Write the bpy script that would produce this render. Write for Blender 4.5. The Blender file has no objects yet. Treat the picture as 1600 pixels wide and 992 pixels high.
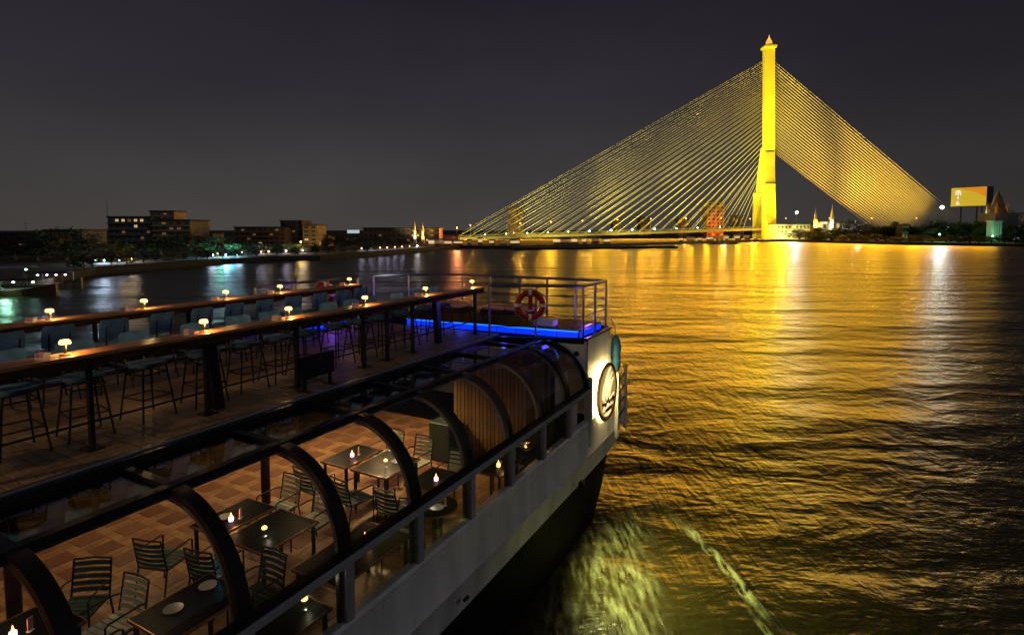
import bpy, bmesh, math, random
from mathutils import Vector, Matrix, noise
R = math.radians
sc = bpy.context.scene
COL = sc.collection
rnd = random.Random(7)

# ------------------------------------------------------------------ camera
H = 8.0                       # eye height over the river
F = 893.0                     # focal length in photo pixels (1600 wide)
PITCH = R(4.0)
YH = 359.0
CY = YH + F * math.tan(PITCH)
cam = bpy.data.cameras.new('camera')
cam.sensor_width = 36.0
cam.lens = F / 1600 * 36.0
cam.shift_y = -(496 - CY) / 1600
cam.clip_start = 0.05
cam.clip_end = 9000
co = bpy.data.objects.new('camera', cam)
co.location = (0, 0, H)
co.rotation_euler = (R(90) - PITCH, 0, 0)
COL.objects.link(co)
sc.camera = co

# ------------------------------------------------------------------ sky, sun, exposure
world = bpy.data.worlds.new('World')
sc.world = world
world.use_nodes = True
nt = world.node_tree
nt.nodes.clear()
w_out = nt.nodes.new('ShaderNodeOutputWorld')
w_bg = nt.nodes.new('ShaderNodeBackground')
w_geo = nt.nodes.new('ShaderNodeTexCoord')
w_sep = nt.nodes.new('ShaderNodeSeparateXYZ')
w_ramp = nt.nodes.new('ShaderNodeValToRGB')
nt.links.new(w_geo.outputs['Generated'], w_sep.inputs[0])
nt.links.new(w_sep.outputs['Z'], w_ramp.inputs[0])
el = w_ramp.color_ramp.elements
el[0].position = 0.0
el[0].color = (0.052, 0.047, 0.044, 1)
el[1].position = 0.75
el[1].color = (0.008, 0.007, 0.011, 1)
for p, c in ((0.10, (0.043, 0.040, 0.041, 1)), (0.22, (0.026, 0.0228, 0.0295, 1)), (0.40, (0.0135, 0.0112, 0.0178, 1))):
    e = el.new(p)
    e.color = c
# thin uneven cloud and a broad city glow that fades towards the right
w_nz = nt.nodes.new('ShaderNodeTexNoise')
w_nz.inputs['Scale'].default_value = 2.6
w_nz.inputs['Detail'].default_value = 5
w_mp = nt.nodes.new('ShaderNodeMapping')
w_mp.inputs['Scale'].default_value = (1, 1, 2.6)
nt.links.new(w_geo.outputs['Generated'], w_mp.inputs[0])
nt.links.new(w_mp.outputs[0], w_nz.inputs['Vector'])
w_m1 = nt.nodes.new('ShaderNodeMapRange')
w_m1.inputs['From Min'].default_value = 0.3
w_m1.inputs['From Max'].default_value = 0.7
w_m1.inputs['To Min'].default_value = 0.88
w_m1.inputs['To Max'].default_value = 1.12
nt.links.new(w_nz.outputs['Fac'], w_m1.inputs['Value'])
w_m2 = nt.nodes.new('ShaderNodeMapRange')
w_m2.interpolation_type = 'SMOOTHSTEP'
w_m2.inputs['From Min'].default_value = 0.1
w_m2.inputs['From Max'].default_value = 0.8
w_m2.inputs['To Min'].default_value = 1.08
w_m2.inputs['To Max'].default_value = 0.66
nt.links.new(w_sep.outputs['X'], w_m2.inputs['Value'])
w_mu = nt.nodes.new('ShaderNodeMath')
w_mu.operation = 'MULTIPLY'
nt.links.new(w_m1.outputs[0], w_mu.inputs[0])
nt.links.new(w_m2.outputs[0], w_mu.inputs[1])
w_vm = nt.nodes.new('ShaderNodeVectorMath')
w_vm.operation = 'SCALE'
nt.links.new(w_ramp.outputs[0], w_vm.inputs[0])
nt.links.new(w_mu.outputs[0], w_vm.inputs['Scale'])
nt.links.new(w_vm.outputs[0], w_bg.inputs[0])
w_bg.inputs[1].default_value = 1.0
nt.links.new(w_bg.outputs[0], w_out.inputs[0])

sun = bpy.data.lights.new('hull_fill_sun', 'SUN')  # dim sun lamp added to lift the hull side, no moon stands there
sun.energy = 0.14
sun.angle = R(10)
sun.color = (0.85, 0.88, 1.0)
so = bpy.data.objects.new('hull_fill_sun', sun)
so.rotation_euler = Vector((-0.75, 0.55, -0.62)).to_track_quat('-Z', 'Y').to_euler()
COL.objects.link(so)

vs = sc.view_settings
sc.display_settings.display_device = 'sRGB'
vs.view_transform = 'Standard'
vs.look = 'None'
vs.exposure = 0.0
vs.gamma = 1.0
sc.cycles.use_denoising = True
sc.cycles.sample_clamp_indirect = 6.0
sc.cycles.max_bounces = 8
sc.cycles.transparent_max_bounces = 16
sc.cycles.caustics_reflective = False
sc.cycles.caustics_refractive = False


def at(px, py, Y):
    """photo pixel -> point at depth Y"""
    x = (px - 800) / F
    y = -(py - CY) / F
    d = Vector((x, math.cos(PITCH) + y * math.sin(PITCH), -math.sin(PITCH) + y * math.cos(PITCH)))
    return Vector((0, 0, H)) + d * (Y / d.y)


def on_water(px, py, z=0.0):
    x = (px - 800) / F
    y = -(py - CY) / F
    d = Vector((x, math.cos(PITCH) + y * math.sin(PITCH), -math.sin(PITCH) + y * math.cos(PITCH)))
    return Vector((0, 0, H)) + d * ((H - z) / -d.z)


# ------------------------------------------------------------------ materials
MATS = {}


def mat(name, col, rough=0.6, metal=0.0, var=0.25, scale=6.0, bump=0.0, bscale=30.0, stretch=None, coat=0.0):
    m = bpy.data.materials.new(name)
    m.use_nodes = True
    n = m.node_tree
    b = n.nodes['Principled BSDF']
    b.inputs['Roughness'].default_value = rough
    b.inputs['Metallic'].default_value = metal
    b.inputs['Coat Weight'].default_value = coat
    tc = n.nodes.new('ShaderNodeTexCoord')
    mp = n.nodes.new('ShaderNodeMapping')
    if stretch:
        mp.inputs['Scale'].default_value = stretch
    n.links.new(tc.outputs['Object'], mp.inputs[0])
    nz = n.nodes.new('ShaderNodeTexNoise')
    nz.inputs['Scale'].default_value = scale
    nz.inputs['Detail'].default_value = 6
    n.links.new(mp.outputs[0], nz.inputs['Vector'])
    rp = n.nodes.new('ShaderNodeValToRGB')
    rp.color_ramp.elements[0].position = 0.3
    rp.color_ramp.elements[1].position = 0.7
    lo = [c * (1 - var) for c in col]
    hi = [min(1, c * (1 + var)) for c in col]
    rp.color_ramp.elements[0].color = (*lo, 1)
    rp.color_ramp.elements[1].color = (*hi, 1)
    n.links.new(nz.outputs['Fac'], rp.inputs[0])
    # per-object tint so alike pieces are not identical
    oi = n.nodes.new('ShaderNodeObjectInfo')
    mr = n.nodes.new('ShaderNodeMapRange')
    mr.inputs['To Min'].default_value = 1 - var * 0.6
    mr.inputs['To Max'].default_value = 1 + var * 0.6
    n.links.new(oi.outputs['Random'], mr.inputs['Value'])
    mx = n.nodes.new('ShaderNodeVectorMath')
    mx.operation = 'SCALE'
    n.links.new(rp.outputs[0], mx.inputs[0])
    n.links.new(mr.outputs[0], mx.inputs['Scale'])
    n.links.new(mx.outputs[0], b.inputs['Base Color'])
    if bump > 0:
        nb = n.nodes.new('ShaderNodeTexNoise')
        nb.inputs['Scale'].default_value = bscale
        nb.inputs['Detail'].default_value = 4
        n.links.new(mp.outputs[0], nb.inputs['Vector'])
        bp = n.nodes.new('ShaderNodeBump')
        bp.inputs['Strength'].default_value = bump
        bp.inputs['Distance'].default_value = 0.02
        n.links.new(nb.outputs['Fac'], bp.inputs['Height'])
        n.links.new(bp.outputs[0], b.inputs['Normal'])
    MATS[name] = m
    return m


def glow(name, col, strength, base=0.8):
    m = bpy.data.materials.new(name)
    m.use_nodes = True
    b = m.node_tree.nodes['Principled BSDF']
    b.inputs['Base Color'].default_value = (*[min(1, c) * base for c in col], 1)
    b.inputs['Emission Color'].default_value = (*col, 1)
    b.inputs['Emission Strength'].default_value = strength
    MATS[name] = m
    return m


def glass_mat(name, tint, ior=1.5, rough=0.0):
    m = bpy.data.materials.new(name)
    m.use_nodes = True
    n = m.node_tree
    n.nodes.clear()
    o = n.nodes.new('ShaderNodeOutputMaterial')
    t = n.nodes.new('ShaderNodeBsdfTransparent')
    t.inputs[0].default_value = (*tint, 1)
    g = n.nodes.new('ShaderNodeBsdfGlossy')
    g.inputs['Roughness'].default_value = rough
    g.inputs['Color'].default_value = (0.9, 0.95, 1, 1)
    lw = n.nodes.new('ShaderNodeLayerWeight')
    lw.inputs['Blend'].default_value = 0.5
    pw = n.nodes.new('ShaderNodeMath')
    pw.operation = 'POWER'
    pw.inputs[1].default_value = 5.0
    n.links.new(lw.outputs['Facing'], pw.inputs[0])
    f = n.nodes.new('ShaderNodeMath')
    f.operation = 'MULTIPLY_ADD'
    r0 = ((ior - 1) / (ior + 1)) ** 2 * 1.9
    f.inputs[1].default_value = 1 - r0
    f.inputs[2].default_value = r0
    n.links.new(pw.outputs[0], f.inputs[0])
    tc = n.nodes.new('ShaderNodeTexCoord')
    nz = n.nodes.new('ShaderNodeTexNoise')
    nz.inputs['Scale'].default_value = 1.3
    n.links.new(tc.outputs['Object'], nz.inputs['Vector'])
    bp = n.nodes.new('ShaderNodeBump')
    bp.inputs['Strength'].default_value = 0.15
    bp.inputs['Distance'].default_value = 0.02
    n.links.new(nz.outputs['Fac'], bp.inputs['Height'])
    n.links.new(bp.outputs[0], g.inputs['Normal'])
    x = n.nodes.new('ShaderNodeMixShader')
    n.links.new(f.outputs[0], x.inputs[0])
    n.links.new(t.outputs[0], x.inputs[1])
    n.links.new(g.outputs[0], x.inputs[2])
    n.links.new(x.outputs[0], o.inputs[0])
    MATS[name] = m
    return m


mat('hull_white', (0.76, 0.75, 0.74), 0.42, var=0.20, scale=2.4, bump=0.10, bscale=2.0, stretch=(1, 1, 0.16))
mat('hull_dark', (0.010, 0.010, 0.012), 0.6, var=0.2, scale=1.0)
mat('black_paint', (0.012, 0.012, 0.015), 0.28, var=0.2, scale=3.0)
mat('grey_paint', (0.30, 0.31, 0.33), 0.4, var=0.1, scale=3.0)
mat('steel', (0.55, 0.55, 0.57), 0.28, 1.0, var=0.08)
mat('dark_steel', (0.035, 0.033, 0.032), 0.4, 0.6, var=0.15)
mat('deck_wood', (0.30, 0.19, 0.10), 0.5, var=0.35, scale=5.0, bump=0.3, bscale=18, stretch=(1, 12, 1))
mat('bar_wood', (0.36, 0.17, 0.06), 0.32, var=0.4, scale=4.0, bump=0.15, bscale=14, stretch=(1, 14, 4))
mat('bar_dark', (0.055, 0.028, 0.016), 0.45, var=0.3, scale=5.0)
mat('blue_fabric', (0.055, 0.15, 0.30), 0.85, var=0.25, scale=9.0, bump=0.25, bscale=120)
mat('floor_cream', (0.43, 0.255, 0.135), 0.55, var=0.35, scale=3.0, bump=0.1, bscale=12)
mat('floor_dark', (0.225, 0.108, 0.056), 0.42, var=0.3, scale=9.0, stretch=(1, 8, 1))
mat('slat_wood', (0.17, 0.10, 0.032), 0.5, var=0.35, scale=4.0, stretch=(6, 6, 0.8))
mat('table_black', (0.007, 0.010, 0.008), 0.38, var=0.3, scale=6.0)
mat('table_edge', (0.32, 0.16, 0.07), 0.35, 0.5, var=0.2)
mat('chair_slat', (0.56, 0.64, 0.56), 0.45, var=0.2, scale=8.0)
mat('chair_slat_dark', (0.03, 0.085, 0.075), 0.5, var=0.2, scale=8.0)
mat('green_box', (0.015, 0.04, 0.032), 0.5, var=0.2)
mat('curtain', (0.62, 0.50, 0.42), 0.9, var=0.15, scale=10)
mat('red_plastic', (0.36, 0.014, 0.012), 0.45, var=0.15)
mat('white_plastic', (0.75, 0.74, 0.72), 0.45, var=0.06)
mat('salmon_fabric', (0.62, 0.36, 0.26), 0.9, var=0.15)
mat('card_pink', (0.75, 0.34, 0.30), 0.4, var=0.15)
mat('blue_cover', (0.03, 0.20, 0.42), 0.6, var=0.25)
mat('rope', (0.45, 0.40, 0.30), 0.9, var=0.2)
mat('bronze', (0.42, 0.28, 0.10), 0.38, 0.85, var=0.2)
mat('bottle_glass', (0.01, 0.12, 0.20), 0.1, var=0.2)
mat('plate', (0.7, 0.7, 0.68), 0.25, var=0.05)
mat('pylon_paint', (0.80, 0.66, 0.07), 0.6, var=0.10, scale=0.15, bump=0.1, bscale=1)
mat('cable', (0.75, 0.68, 0.42), 0.55, var=0.1)
mat('deck_concrete', (0.34, 0.30, 0.22), 0.8, var=0.2, scale=0.4)
mat('bank', (0.055, 0.05, 0.035), 0.9, var=0.4, scale=0.15)
mat('quay', (0.045, 0.045, 0.04), 0.85, var=0.3, scale=0.5)
mat('bark', (0.10, 0.07, 0.05), 0.9, var=0.3)
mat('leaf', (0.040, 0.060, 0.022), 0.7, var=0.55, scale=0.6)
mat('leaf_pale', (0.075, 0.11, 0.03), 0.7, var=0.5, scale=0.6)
mat('wall_grey', (0.22, 0.21, 0.21), 0.85, var=0.2, scale=0.3)
mat('wall_brown', (0.26, 0.16, 0.11), 0.85, var=0.2, scale=0.3)
mat('wall_tan', (0.42, 0.33, 0.20), 0.85, var=0.2, scale=0.3)
mat('wall_white', (0.68, 0.64, 0.56), 0.8, var=0.12, scale=0.3)
mat('roof_dark', (0.07, 0.065, 0.07), 0.8, var=0.3, scale=0.6)
mat('roof_pale', (0.42, 0.42, 0.40), 0.7, var=0.2, scale=0.6)
mat('window_dark', (0.03, 0.035, 0.045), 0.12, var=0.2)
mat('gold', (0.80, 0.56, 0.16), 0.35, 0.7, var=0.15)
mat('boat_hull', (0.10, 0.055, 0.035), 0.5, var=0.3)
glow('lamp_warm', (1.0, 0.58, 0.20), 3.0)
glow('disc_glow', (0.80, 0.50, 0.12), 0.45)
glow('lamp_white', (0.80, 0.95, 1.0), 14.0)
glow('lamp_cyan', (0.50, 1.0, 0.85), 14.0)
glow('lamp_green', (0.45, 1.0, 0.50), 12.0)
glow('lamp_orange', (1.0, 0.36, 0.12), 5.0)
glow('lamp_gold', (1.0, 0.70, 0.22), 8.0)
glow('lamp_violet', (0.75, 0.70, 1.0), 6.0)
glow('window_warm', (1.0, 0.66, 0.28), 0.7)
glow('window_dim', (1.0, 0.58, 0.24), 0.10)
glow('window_cool', (0.70, 0.92, 0.95), 0.55)
glow('led_blue', (0.002, 0.035, 0.85), 1.0)
glow('led_cyan', (0.01, 0.20, 1.0), 1.5)
glow('halo_strip', (1.0, 0.74, 0.26), 52.0)
glow('sign_glow', (1.0, 0.80, 0.42), 1.2)
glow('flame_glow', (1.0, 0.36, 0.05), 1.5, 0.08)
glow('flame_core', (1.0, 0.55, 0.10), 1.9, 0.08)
glow('candle_pink', (1.0, 0.45, 0.55), 3.2)
glow('candle_flame', (1.0, 0.50, 0.16), 4.0)
glow('billboard_lit', (0.62, 0.42, 0.025), 0.85, 0.3)
glow('billboard_orange', (0.75, 0.26, 0.015), 0.8, 0.3)
glow('billboard_white', (0.85, 0.80, 0.62), 0.8)
glow('billboard_grey', (0.35, 0.25, 0.12), 0.6)
glass_mat('roof_glass', (0.55, 0.62, 0.58), 2.1)
glass_mat('clear_glass', (0.90, 0.93, 0.92), 1.6)
for k_ in ('table_black', 'bar_dark', 'hull_dark'):
    MATS[k_].node_tree.nodes['Principled BSDF'].inputs['Specular IOR Level'].default_value = 0.05


# ------------------------------------------------------------------ mesh helpers
class MB:
    def __init__(self):
        self.v = []
        self.f = []
        self.m = []
        self.cur = 0

    def add(self, vs, fs):
        o = len(self.v)
        self.v += [tuple(x) for x in vs]
        self.f += [tuple(i + o for i in f) for f in fs]
        self.m += [self.cur] * len(fs)
        return self

    def box(self, x0, x1, y0, y1, z0, z1, bev=0.0):
        if bev > 0:
            b = min(bev, (x1 - x0) / 2.2, (y1 - y0) / 2.2, (z1 - z0) / 2.2)
            vs = []
            rings = ((z0, b), (z0 + b, 0), (z1 - b, 0), (z1, b))
            for z, i in rings:
                X0, X1, Y0, Y1 = x0 + i, x1 - i, y0 + i, y1 - i
                c = b
                vs += [(X0 + c, Y0, z), (X1 - c, Y0, z), (X1, Y0 + c, z), (X1, Y1 - c, z),
                       (X1 - c, Y1, z), (X0 + c, Y1, z), (X0, Y1 - c, z), (X0, Y0 + c, z)]
            fs = [tuple(range(7, -1, -1)), tuple(range(24, 32))]
            for k in range(3):
                for i in range(8):
                    fs.append((k * 8 + i, k * 8 + (i + 1) % 8, k * 8 + 8 + (i + 1) % 8, k * 8 + 8 + i))
            return self.add(vs, fs)
        vs = [(x, y, z) for z in (z0, z1) for x, y in ((x0, y0), (x1, y0), (x1, y1), (x0, y1))]
        return self.add(vs, [(3, 2, 1, 0), (4, 5, 6, 7), (0, 1, 5, 4), (1, 2, 6, 5), (2, 3, 7, 6), (3, 0, 4, 7)])

    def tube(self, pts, r, n=8, cap=True, closed=False):
        pts = [Vector(p) for p in pts]
        N = len(pts)
        rs = r if isinstance(r, (list, tuple)) else [r] * N
        vs = []
        up0 = None
        for i, p in enumerate(pts):
            if closed:
                t = pts[(i + 1) % N] - pts[i - 1]
            else:
                t = pts[min(i + 1, N - 1)] - pts[max(i - 1, 0)]
            t.normalize()
            if up0 is None:
                up0 = Vector((0, 0, 1)) if abs(t.z) < 0.9 else Vector((1, 0, 0))
            a = t.cross(up0).normalized()
            b = a.cross(t).normalized()
            up0 = b
            for k in range(n):
                q = 2 * math.pi * k / n
                vs.append(p + (a * math.cos(q) + b * math.sin(q)) * rs[i])
        fs = []
        for i in range(N if closed else N - 1):
            j = (i + 1) % N
            for k in range(n):
                fs.append((i * n + k, i * n + (k + 1) % n, j * n + (k + 1) % n, j * n + k))
        if cap and not closed:
            fs.append(tuple(range(n - 1, -1, -1)))
            fs.append(tuple((N - 1) * n + k for k in range(n)))
        return self.add(vs, fs)

    def bar(self, p, q, w, h):
        """rectangular bar from p to q, width w sideways, height h"""
        p = Vector(p)
        q = Vector(q)
        t = (q - p).normalized()
        up = Vector((0, 0, 1)) if abs(t.z) < 0.95 else Vector((1, 0, 0))
        a = t.cross(up).normalized() * (w / 2)
        b = a.cross(t).normalized() * (h / 2)
        vs = [p - a - b, p + a - b, p + a + b, p - a + b, q - a - b, q + a - b, q + a + b, q - a + b]
        return self.add(vs, [(3, 2, 1, 0), (4, 5, 6, 7), (0, 1, 5, 4), (1, 2, 6, 5), (2, 3, 7, 6), (3, 0, 4, 7)])

    def lathe(self, prof, c=(0, 0, 0), n=16):
        vs = []
        for r, z in prof:
            for k in range(n):
                q = 2 * math.pi * k / n
                vs.append((c[0] + r * math.cos(q), c[1] + r * math.sin(q), c[2] + z))
        fs = []
        for i in range(len(prof) - 1):
            for k in range(n):
                fs.append((i * n + k, i * n + (k + 1) % n, i * n + n + (k + 1) % n, i * n + n + k))
        if prof[0][0] > 1e-4:
            fs.append(tuple(range(n - 1, -1, -1)))
        if prof[-1][0] > 1e-4:
            fs.append(tuple((len(prof) - 1) * n + k for k in range(n)))
        return self.add(vs, fs)

    def prism(self, poly, z0, z1):
        n = len(poly)
        ar = sum(poly[i][0] * poly[(i + 1) % n][1] - poly[(i + 1) % n][0] * poly[i][1] for i in range(n))
        if ar < 0:
            poly = poly[::-1]
        vs = [(x, y, z0) for x, y in poly] + [(x, y, z1) for x, y in poly]
        fs = [tuple(range(n - 1, -1, -1)), tuple(range(n, 2 * n))]
        fs += [(i, (i + 1) % n, n + (i + 1) % n, n + i) for i in range(n)]
        return self.add(vs, fs)

    def grid(self, rows):
        n = len(rows[0])
        vs = [p for r in rows for p in r]
        fs = []
        for i in range(len(rows) - 1):
            for k in range(n - 1):
                fs.append((i * n + k, i * n + k + 1, (i + 1) * n + k + 1, (i + 1) * n + k))
        return self.add(vs, fs)

    def build(self, name, mats, parent=None, off=(0, 0, 0), smooth=False):
        me = bpy.data.meshes.new(name)
        ox, oy, oz = off
        me.from_pydata([(x - ox, y - oy, z - oz) for x, y, z in self.v], [], self.f)
        if not isinstance(mats, (list, tuple)):
            mats = [mats]
        for m in mats:
            me.materials.append(MATS[m])
        if len(mats) > 1:
            me.polygons.foreach_set('material_index', self.m)
        if smooth:
            me.polygons.foreach_set('use_smooth', [True] * len(me.polygons))
            try:
                me.set_sharp_from_angle(angle=R(40))
            except Exception:
                pass
        me.update()
        o = bpy.data.objects.new(name, me)
        COL.objects.link(o)
        if parent:
            o.parent = parent
        return o


def tag(o, label=None, cat=None, group=None, kind=None):
    if label:
        o['label'] = label
    if cat:
        o['category'] = cat
    if group:
        o['group'] = group
    if kind:
        o['kind'] = kind
    return o


def thing(name, label, cat, loc=(0, 0, 0), rz=0.0, group=None):
    o = bpy.data.objects.new(name, None)
    o.empty_display_size = 0.2
    COL.objects.link(o)
    o.location = loc
    o.rotation_euler = (0, 0, rz)
    return tag(o, label, cat, group)


def inst(src, name, parent, loc=(0, 0, 0), rot=(0, 0, 0), scale=None):
    """another piece sharing a mesh"""
    o = src.copy()
    o.name = name
    COL.objects.link(o)
    o.parent = parent
    o.location = loc
    o.rotation_euler = rot
    if scale:
        o.scale = scale
    return o


def dup(root, loc, rz, label=None, group=None):
    r = root.copy()
    COL.objects.link(r)
    r.location = loc
    r.rotation_euler = (0, 0, rz)
    if label:
        r['label'] = label
    if group:
        r['group'] = group
    for ch in list(root.children):
        c = ch.copy()
        COL.objects.link(c)
        c.parent = r
        for g in list(ch.children):
            d = g.copy()
            COL.objects.link(d)
            d.parent = c
    return r


def point(name, parent, loc, power, col, size=0.05):
    l = bpy.data.lights.new(name, 'POINT')
    l.energy = power
    l.color = col
    l.shadow_soft_size = size
    o = bpy.data.objects.new(name, l)
    COL.objects.link(o)
    o.parent = parent
    o.location = loc
    return o


def spot(name, parent, loc, target, power, col, cone=60, blend=0.5, size=0.3):
    l = bpy.data.lights.new(name, 'SPOT')
    l.energy = power
    l.color = col
    l.shadow_soft_size = size
    l.spot_size = R(cone)
    l.spot_blend = blend
    o = bpy.data.objects.new(name, l)
    COL.objects.link(o)
    o.parent = parent
    o.location = loc
    d = Vector(target) - Vector(loc)
    o.rotation_euler = d.to_track_quat('-Z', 'Y').to_euler()
    return o


ORD = ['first', 'second', 'third', 'fourth', 'fifth', 'sixth', 'seventh', 'eighth', 'ninth', 'tenth', 'eleventh',
       'twelfth', 'thirteenth', 'fourteenth', 'fifteenth', 'sixteenth', 'seventeenth', 'eighteenth', 'nineteenth', 'twentieth',
       'twenty first', 'twenty second', 'twenty third', 'twenty fourth', 'twenty fifth', 'twenty sixth']

# ------------------------------------------------------------------ water
wm = bpy.data.materials.new('water')
wm.use_nodes = True
n = wm.node_tree
b = n.nodes['Principled BSDF']
MATS['water'] = wm
b.inputs['Base Color'].default_value = (0.040, 0.034, 0.008, 1)
b.inputs['Roughness'].default_value = 0.31
b.inputs['IOR'].default_value = 1.5
tc = n.nodes.new('ShaderNodeTexCoord')


def wave_layer(rot, scl, nscale, detail, amp, dist=0.0):
    mp = n.nodes.new('ShaderNodeMapping')
    mp.inputs['Rotation'].default_value = (0, 0, rot)
    mp.inputs['Scale'].default_value = scl
    n.links.new(tc.outputs['Object'], mp.inputs[0])
    nz = n.nodes.new('ShaderNodeTexNoise')
    nz.inputs['Scale'].default_value = nscale
    nz.inputs['Detail'].default_value = detail
    nz.inputs['Roughness'].default_value = 0.55
    nz.inputs['Distortion'].default_value = dist
    n.links.new(mp.outputs[0], nz.inputs['Vector'])
    mu = n.nodes.new('ShaderNodeMath')
    mu.operation = 'MULTIPLY'
    mu.inputs[1].default_value = amp
    n.links.new(nz.outputs['Fac'], mu.inputs[0])
    return mu.outputs[0]


def addn(a, c):
    m = n.nodes.new('ShaderNodeMath')
    m.operation = 'ADD'
    n.links.new(a, m.inputs[0])
    n.links.new(c, m.inputs[1])
    return m.outputs[0]


h1 = wave_layer(R(12), (0.35, 1, 1), 0.16, 2, 0.60)        # long swell
h2 = wave_layer(R(-14), (0.55, 0.8, 1), 0.85, 4, 0.20, 0.4)   # chop
h3 = wave_layer(R(10), (1, 0.22, 1), 3.6, 4, 0.055, 0.25)    # ripples
h4 = wave_layer(R(30), (0.30, 1, 1), 3.4, 3, 0.040, 0.3)
h5 = wave_layer(R(5), (0.30, 1, 1), 0.055, 4, 1.3, 0.2)
hh = addn(addn(addn(addn(h1, h2), h3), h4), h5)
bp = n.nodes.new('ShaderNodeBump')
bp.inputs['Strength'].default_value = 1.0
bp.inputs['Distance'].default_value = 1.0
n.links.new(hh, bp.inputs['Height'])
n.links.new(bp.outputs[0], b.inputs['Normal'])
w = MB()
w.add([(-4000, -400, 0), (4000, -400, 0), (4000, 6000, 0), (-4000, 6000, 0)], [(0, 1, 2, 3)])
tag(w.build('water', 'water'), 'dark choppy river reflecting the golden bridge', kind='structure')

# ------------------------------------------------------------------ river banks
shore_px = [(-420, 492), (-60, 462), (60, 446), (150, 429), (260, 420), (350, 412), (430, 408), (500, 406), (580, 400), (650, 394), (720, 388),
            (800, 389), (920, 386), (1060, 381.5), (1170, 378), (1230, 377.5), (1320, 380), (1420, 382.5), (1520, 384), (1640, 386), (2100, 400)]
SH = [on_water(x, y) for x, y in shore_px]
bk = MB()
N = len(SH)
rows = [[], [], [], []]
for p in SH:
    d = Vector((p.x, p.y, 0)).normalized()
    rows[0].append((p.x, p.y, -1.5))
    rows[1].append((p.x, p.y, 1.1))
    q = p + d * 2.0
    rows[2].append((q.x, q.y, 1.3))
    q = p + d * 5200
    rows[3].append((q.x, q.y, 1.6))
bk.cur = 1
bk.grid([rows[0][::-1], rows[1][::-1]])
bk.cur = 0
bk.grid([rows[1][::-1], rows[2][::-1], rows[3][::-1]])
tag(bk.build('river_bank', ['bank', 'quay']), 'low dark river bank along the far shore', kind='structure')


def shore_y(px):
    for (a, ya), (c, yc) in zip(shore_px, shore_px[1:]):
        if a <= px <= c:
            y = ya + (yc - ya) * (px - a) / (c - a)
            return H * F / (y - YH)
    return 300.0


GZ = 1.35   # bank level

# ------------------------------------------------------------------ bridge
TX, TY = 201.5, 450.0
TB = Vector((TX, TY, 0))
bridge = thing('cable_stayed_bridge', 'golden floodlit cable stayed bridge with one tall pylon across the river', 'bridge', TB)
OFF = (TX, TY, 0)
ptop = at(1201, 77, TY).z           # head of the shaft
zj = at(1200, 282, TY).z            # where the two legs join
LX = -0.0


def rect(c, wx, wy):
    return [(c[0] - wx, c[1] - wy, c[2]), (c[0] + wx, c[1] - wy, c[2]), (c[0] + wx, c[1] + wy, c[2]), (c[0] - wx, c[1] + wy, c[2])]


def loft(mb, rings):
    n_ = len(rings[0])
    vs = [p for r in rings for p in r]
    fs = [tuple(range(n_ - 1, -1, -1)), tuple((len(rings) - 1) * n_ + k for k in range(n_))]
    for i in range(len(rings) - 1):
        for k in range(n_):
            fs.append((i * n_ + k, i * n_ + (k + 1) % n_, (i + 1) * n_ + (k + 1) % n_, (i + 1) * n_ + k))
    mb.add(vs, fs)


LEAN = -0.030   # the shaft follows the slight tilt of the legs in the photo


def tw(z):
    return TX + (z - 8) * LEAN


p = MB()
loft(p, [rect((tw(z), TY, z), wx, 2.7) for z, wx in ((zj + 10, 3.75), (zj + 40, 3.75), (ptop, 3.6))])
p.build('pylon_shaft', 'pylon_paint', bridge, OFF)
p = MB()
loft(p, [rect((tw(ptop), TY, z), wx, wy) for z, wx, wy in ((ptop, 4.2, 4.2), (ptop + 0.7, 4.4, 4.4), (ptop + 1.9, 4.4, 4.4), (ptop + 2.2, 4.0, 4.0))])
p.build('pylon_capital', 'pylon_paint', bridge, OFF)


def leg(rows_):
    rings = []
    for py, px, Yl, w_, wy in rows_:
        c = at(px, py, Yl)
        rings.append(rect((c.x, Yl, c.z), w_ / F * Yl / 2, wy))
    return rings


p = MB()
loft(p, leg(((382, 1201.5, 431, 17.5, 3.2), (352, 1201.3, 431.5, 17, 3.0), (300, 1201.2, 436, 16, 2.6), (262, 1201, 444, 15, 2.4), (238, 1201, 448.5, 14.6, 2.4))))
p.build('pylon_leg', 'pylon_paint', bridge, OFF)
p = MB()
loft(p, leg(((378, 1184.5, 469, 13, 3.6), (302, 1185.5, 464, 12.5, 3.2), (300.5, 1187.5, 463.8, 9, 2.6), (262, 1191, 456, 9, 2.4), (232, 1195, 452, 9, 2.2))))
p.build('pylon_leg', 'pylon_paint', bridge, OFF)
p = MB()
cc = at(1200, 289, 437.5)
p.box(cc.x - 4.15, cc.x + 4.15, cc.y - 3.1, cc.y + 3.1, cc.z - 0.4, cc.z + 0.4)
p.build('leg_collar', 'pylon_paint', bridge, OFF)
# lotus flame finial
p = MB()
p.lathe([(2.2, 0), (2.6, 0.5), (2.3, 1.1), (1.2, 1.4)], (tw(ptop), TY, ptop + 2.3), 12)
p.build('finial_base', 'gold', bridge, OFF)
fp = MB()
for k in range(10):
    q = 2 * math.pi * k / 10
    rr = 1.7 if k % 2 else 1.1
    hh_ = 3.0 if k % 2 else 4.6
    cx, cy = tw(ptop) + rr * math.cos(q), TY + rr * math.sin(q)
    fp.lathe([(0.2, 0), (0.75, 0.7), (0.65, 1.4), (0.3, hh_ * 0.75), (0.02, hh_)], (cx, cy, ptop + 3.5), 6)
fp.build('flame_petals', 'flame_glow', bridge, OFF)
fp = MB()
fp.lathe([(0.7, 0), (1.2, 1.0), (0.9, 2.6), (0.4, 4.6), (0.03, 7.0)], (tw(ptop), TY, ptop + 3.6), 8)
fp.build('flame_spire', 'flame_core', bridge, OFF)

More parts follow.
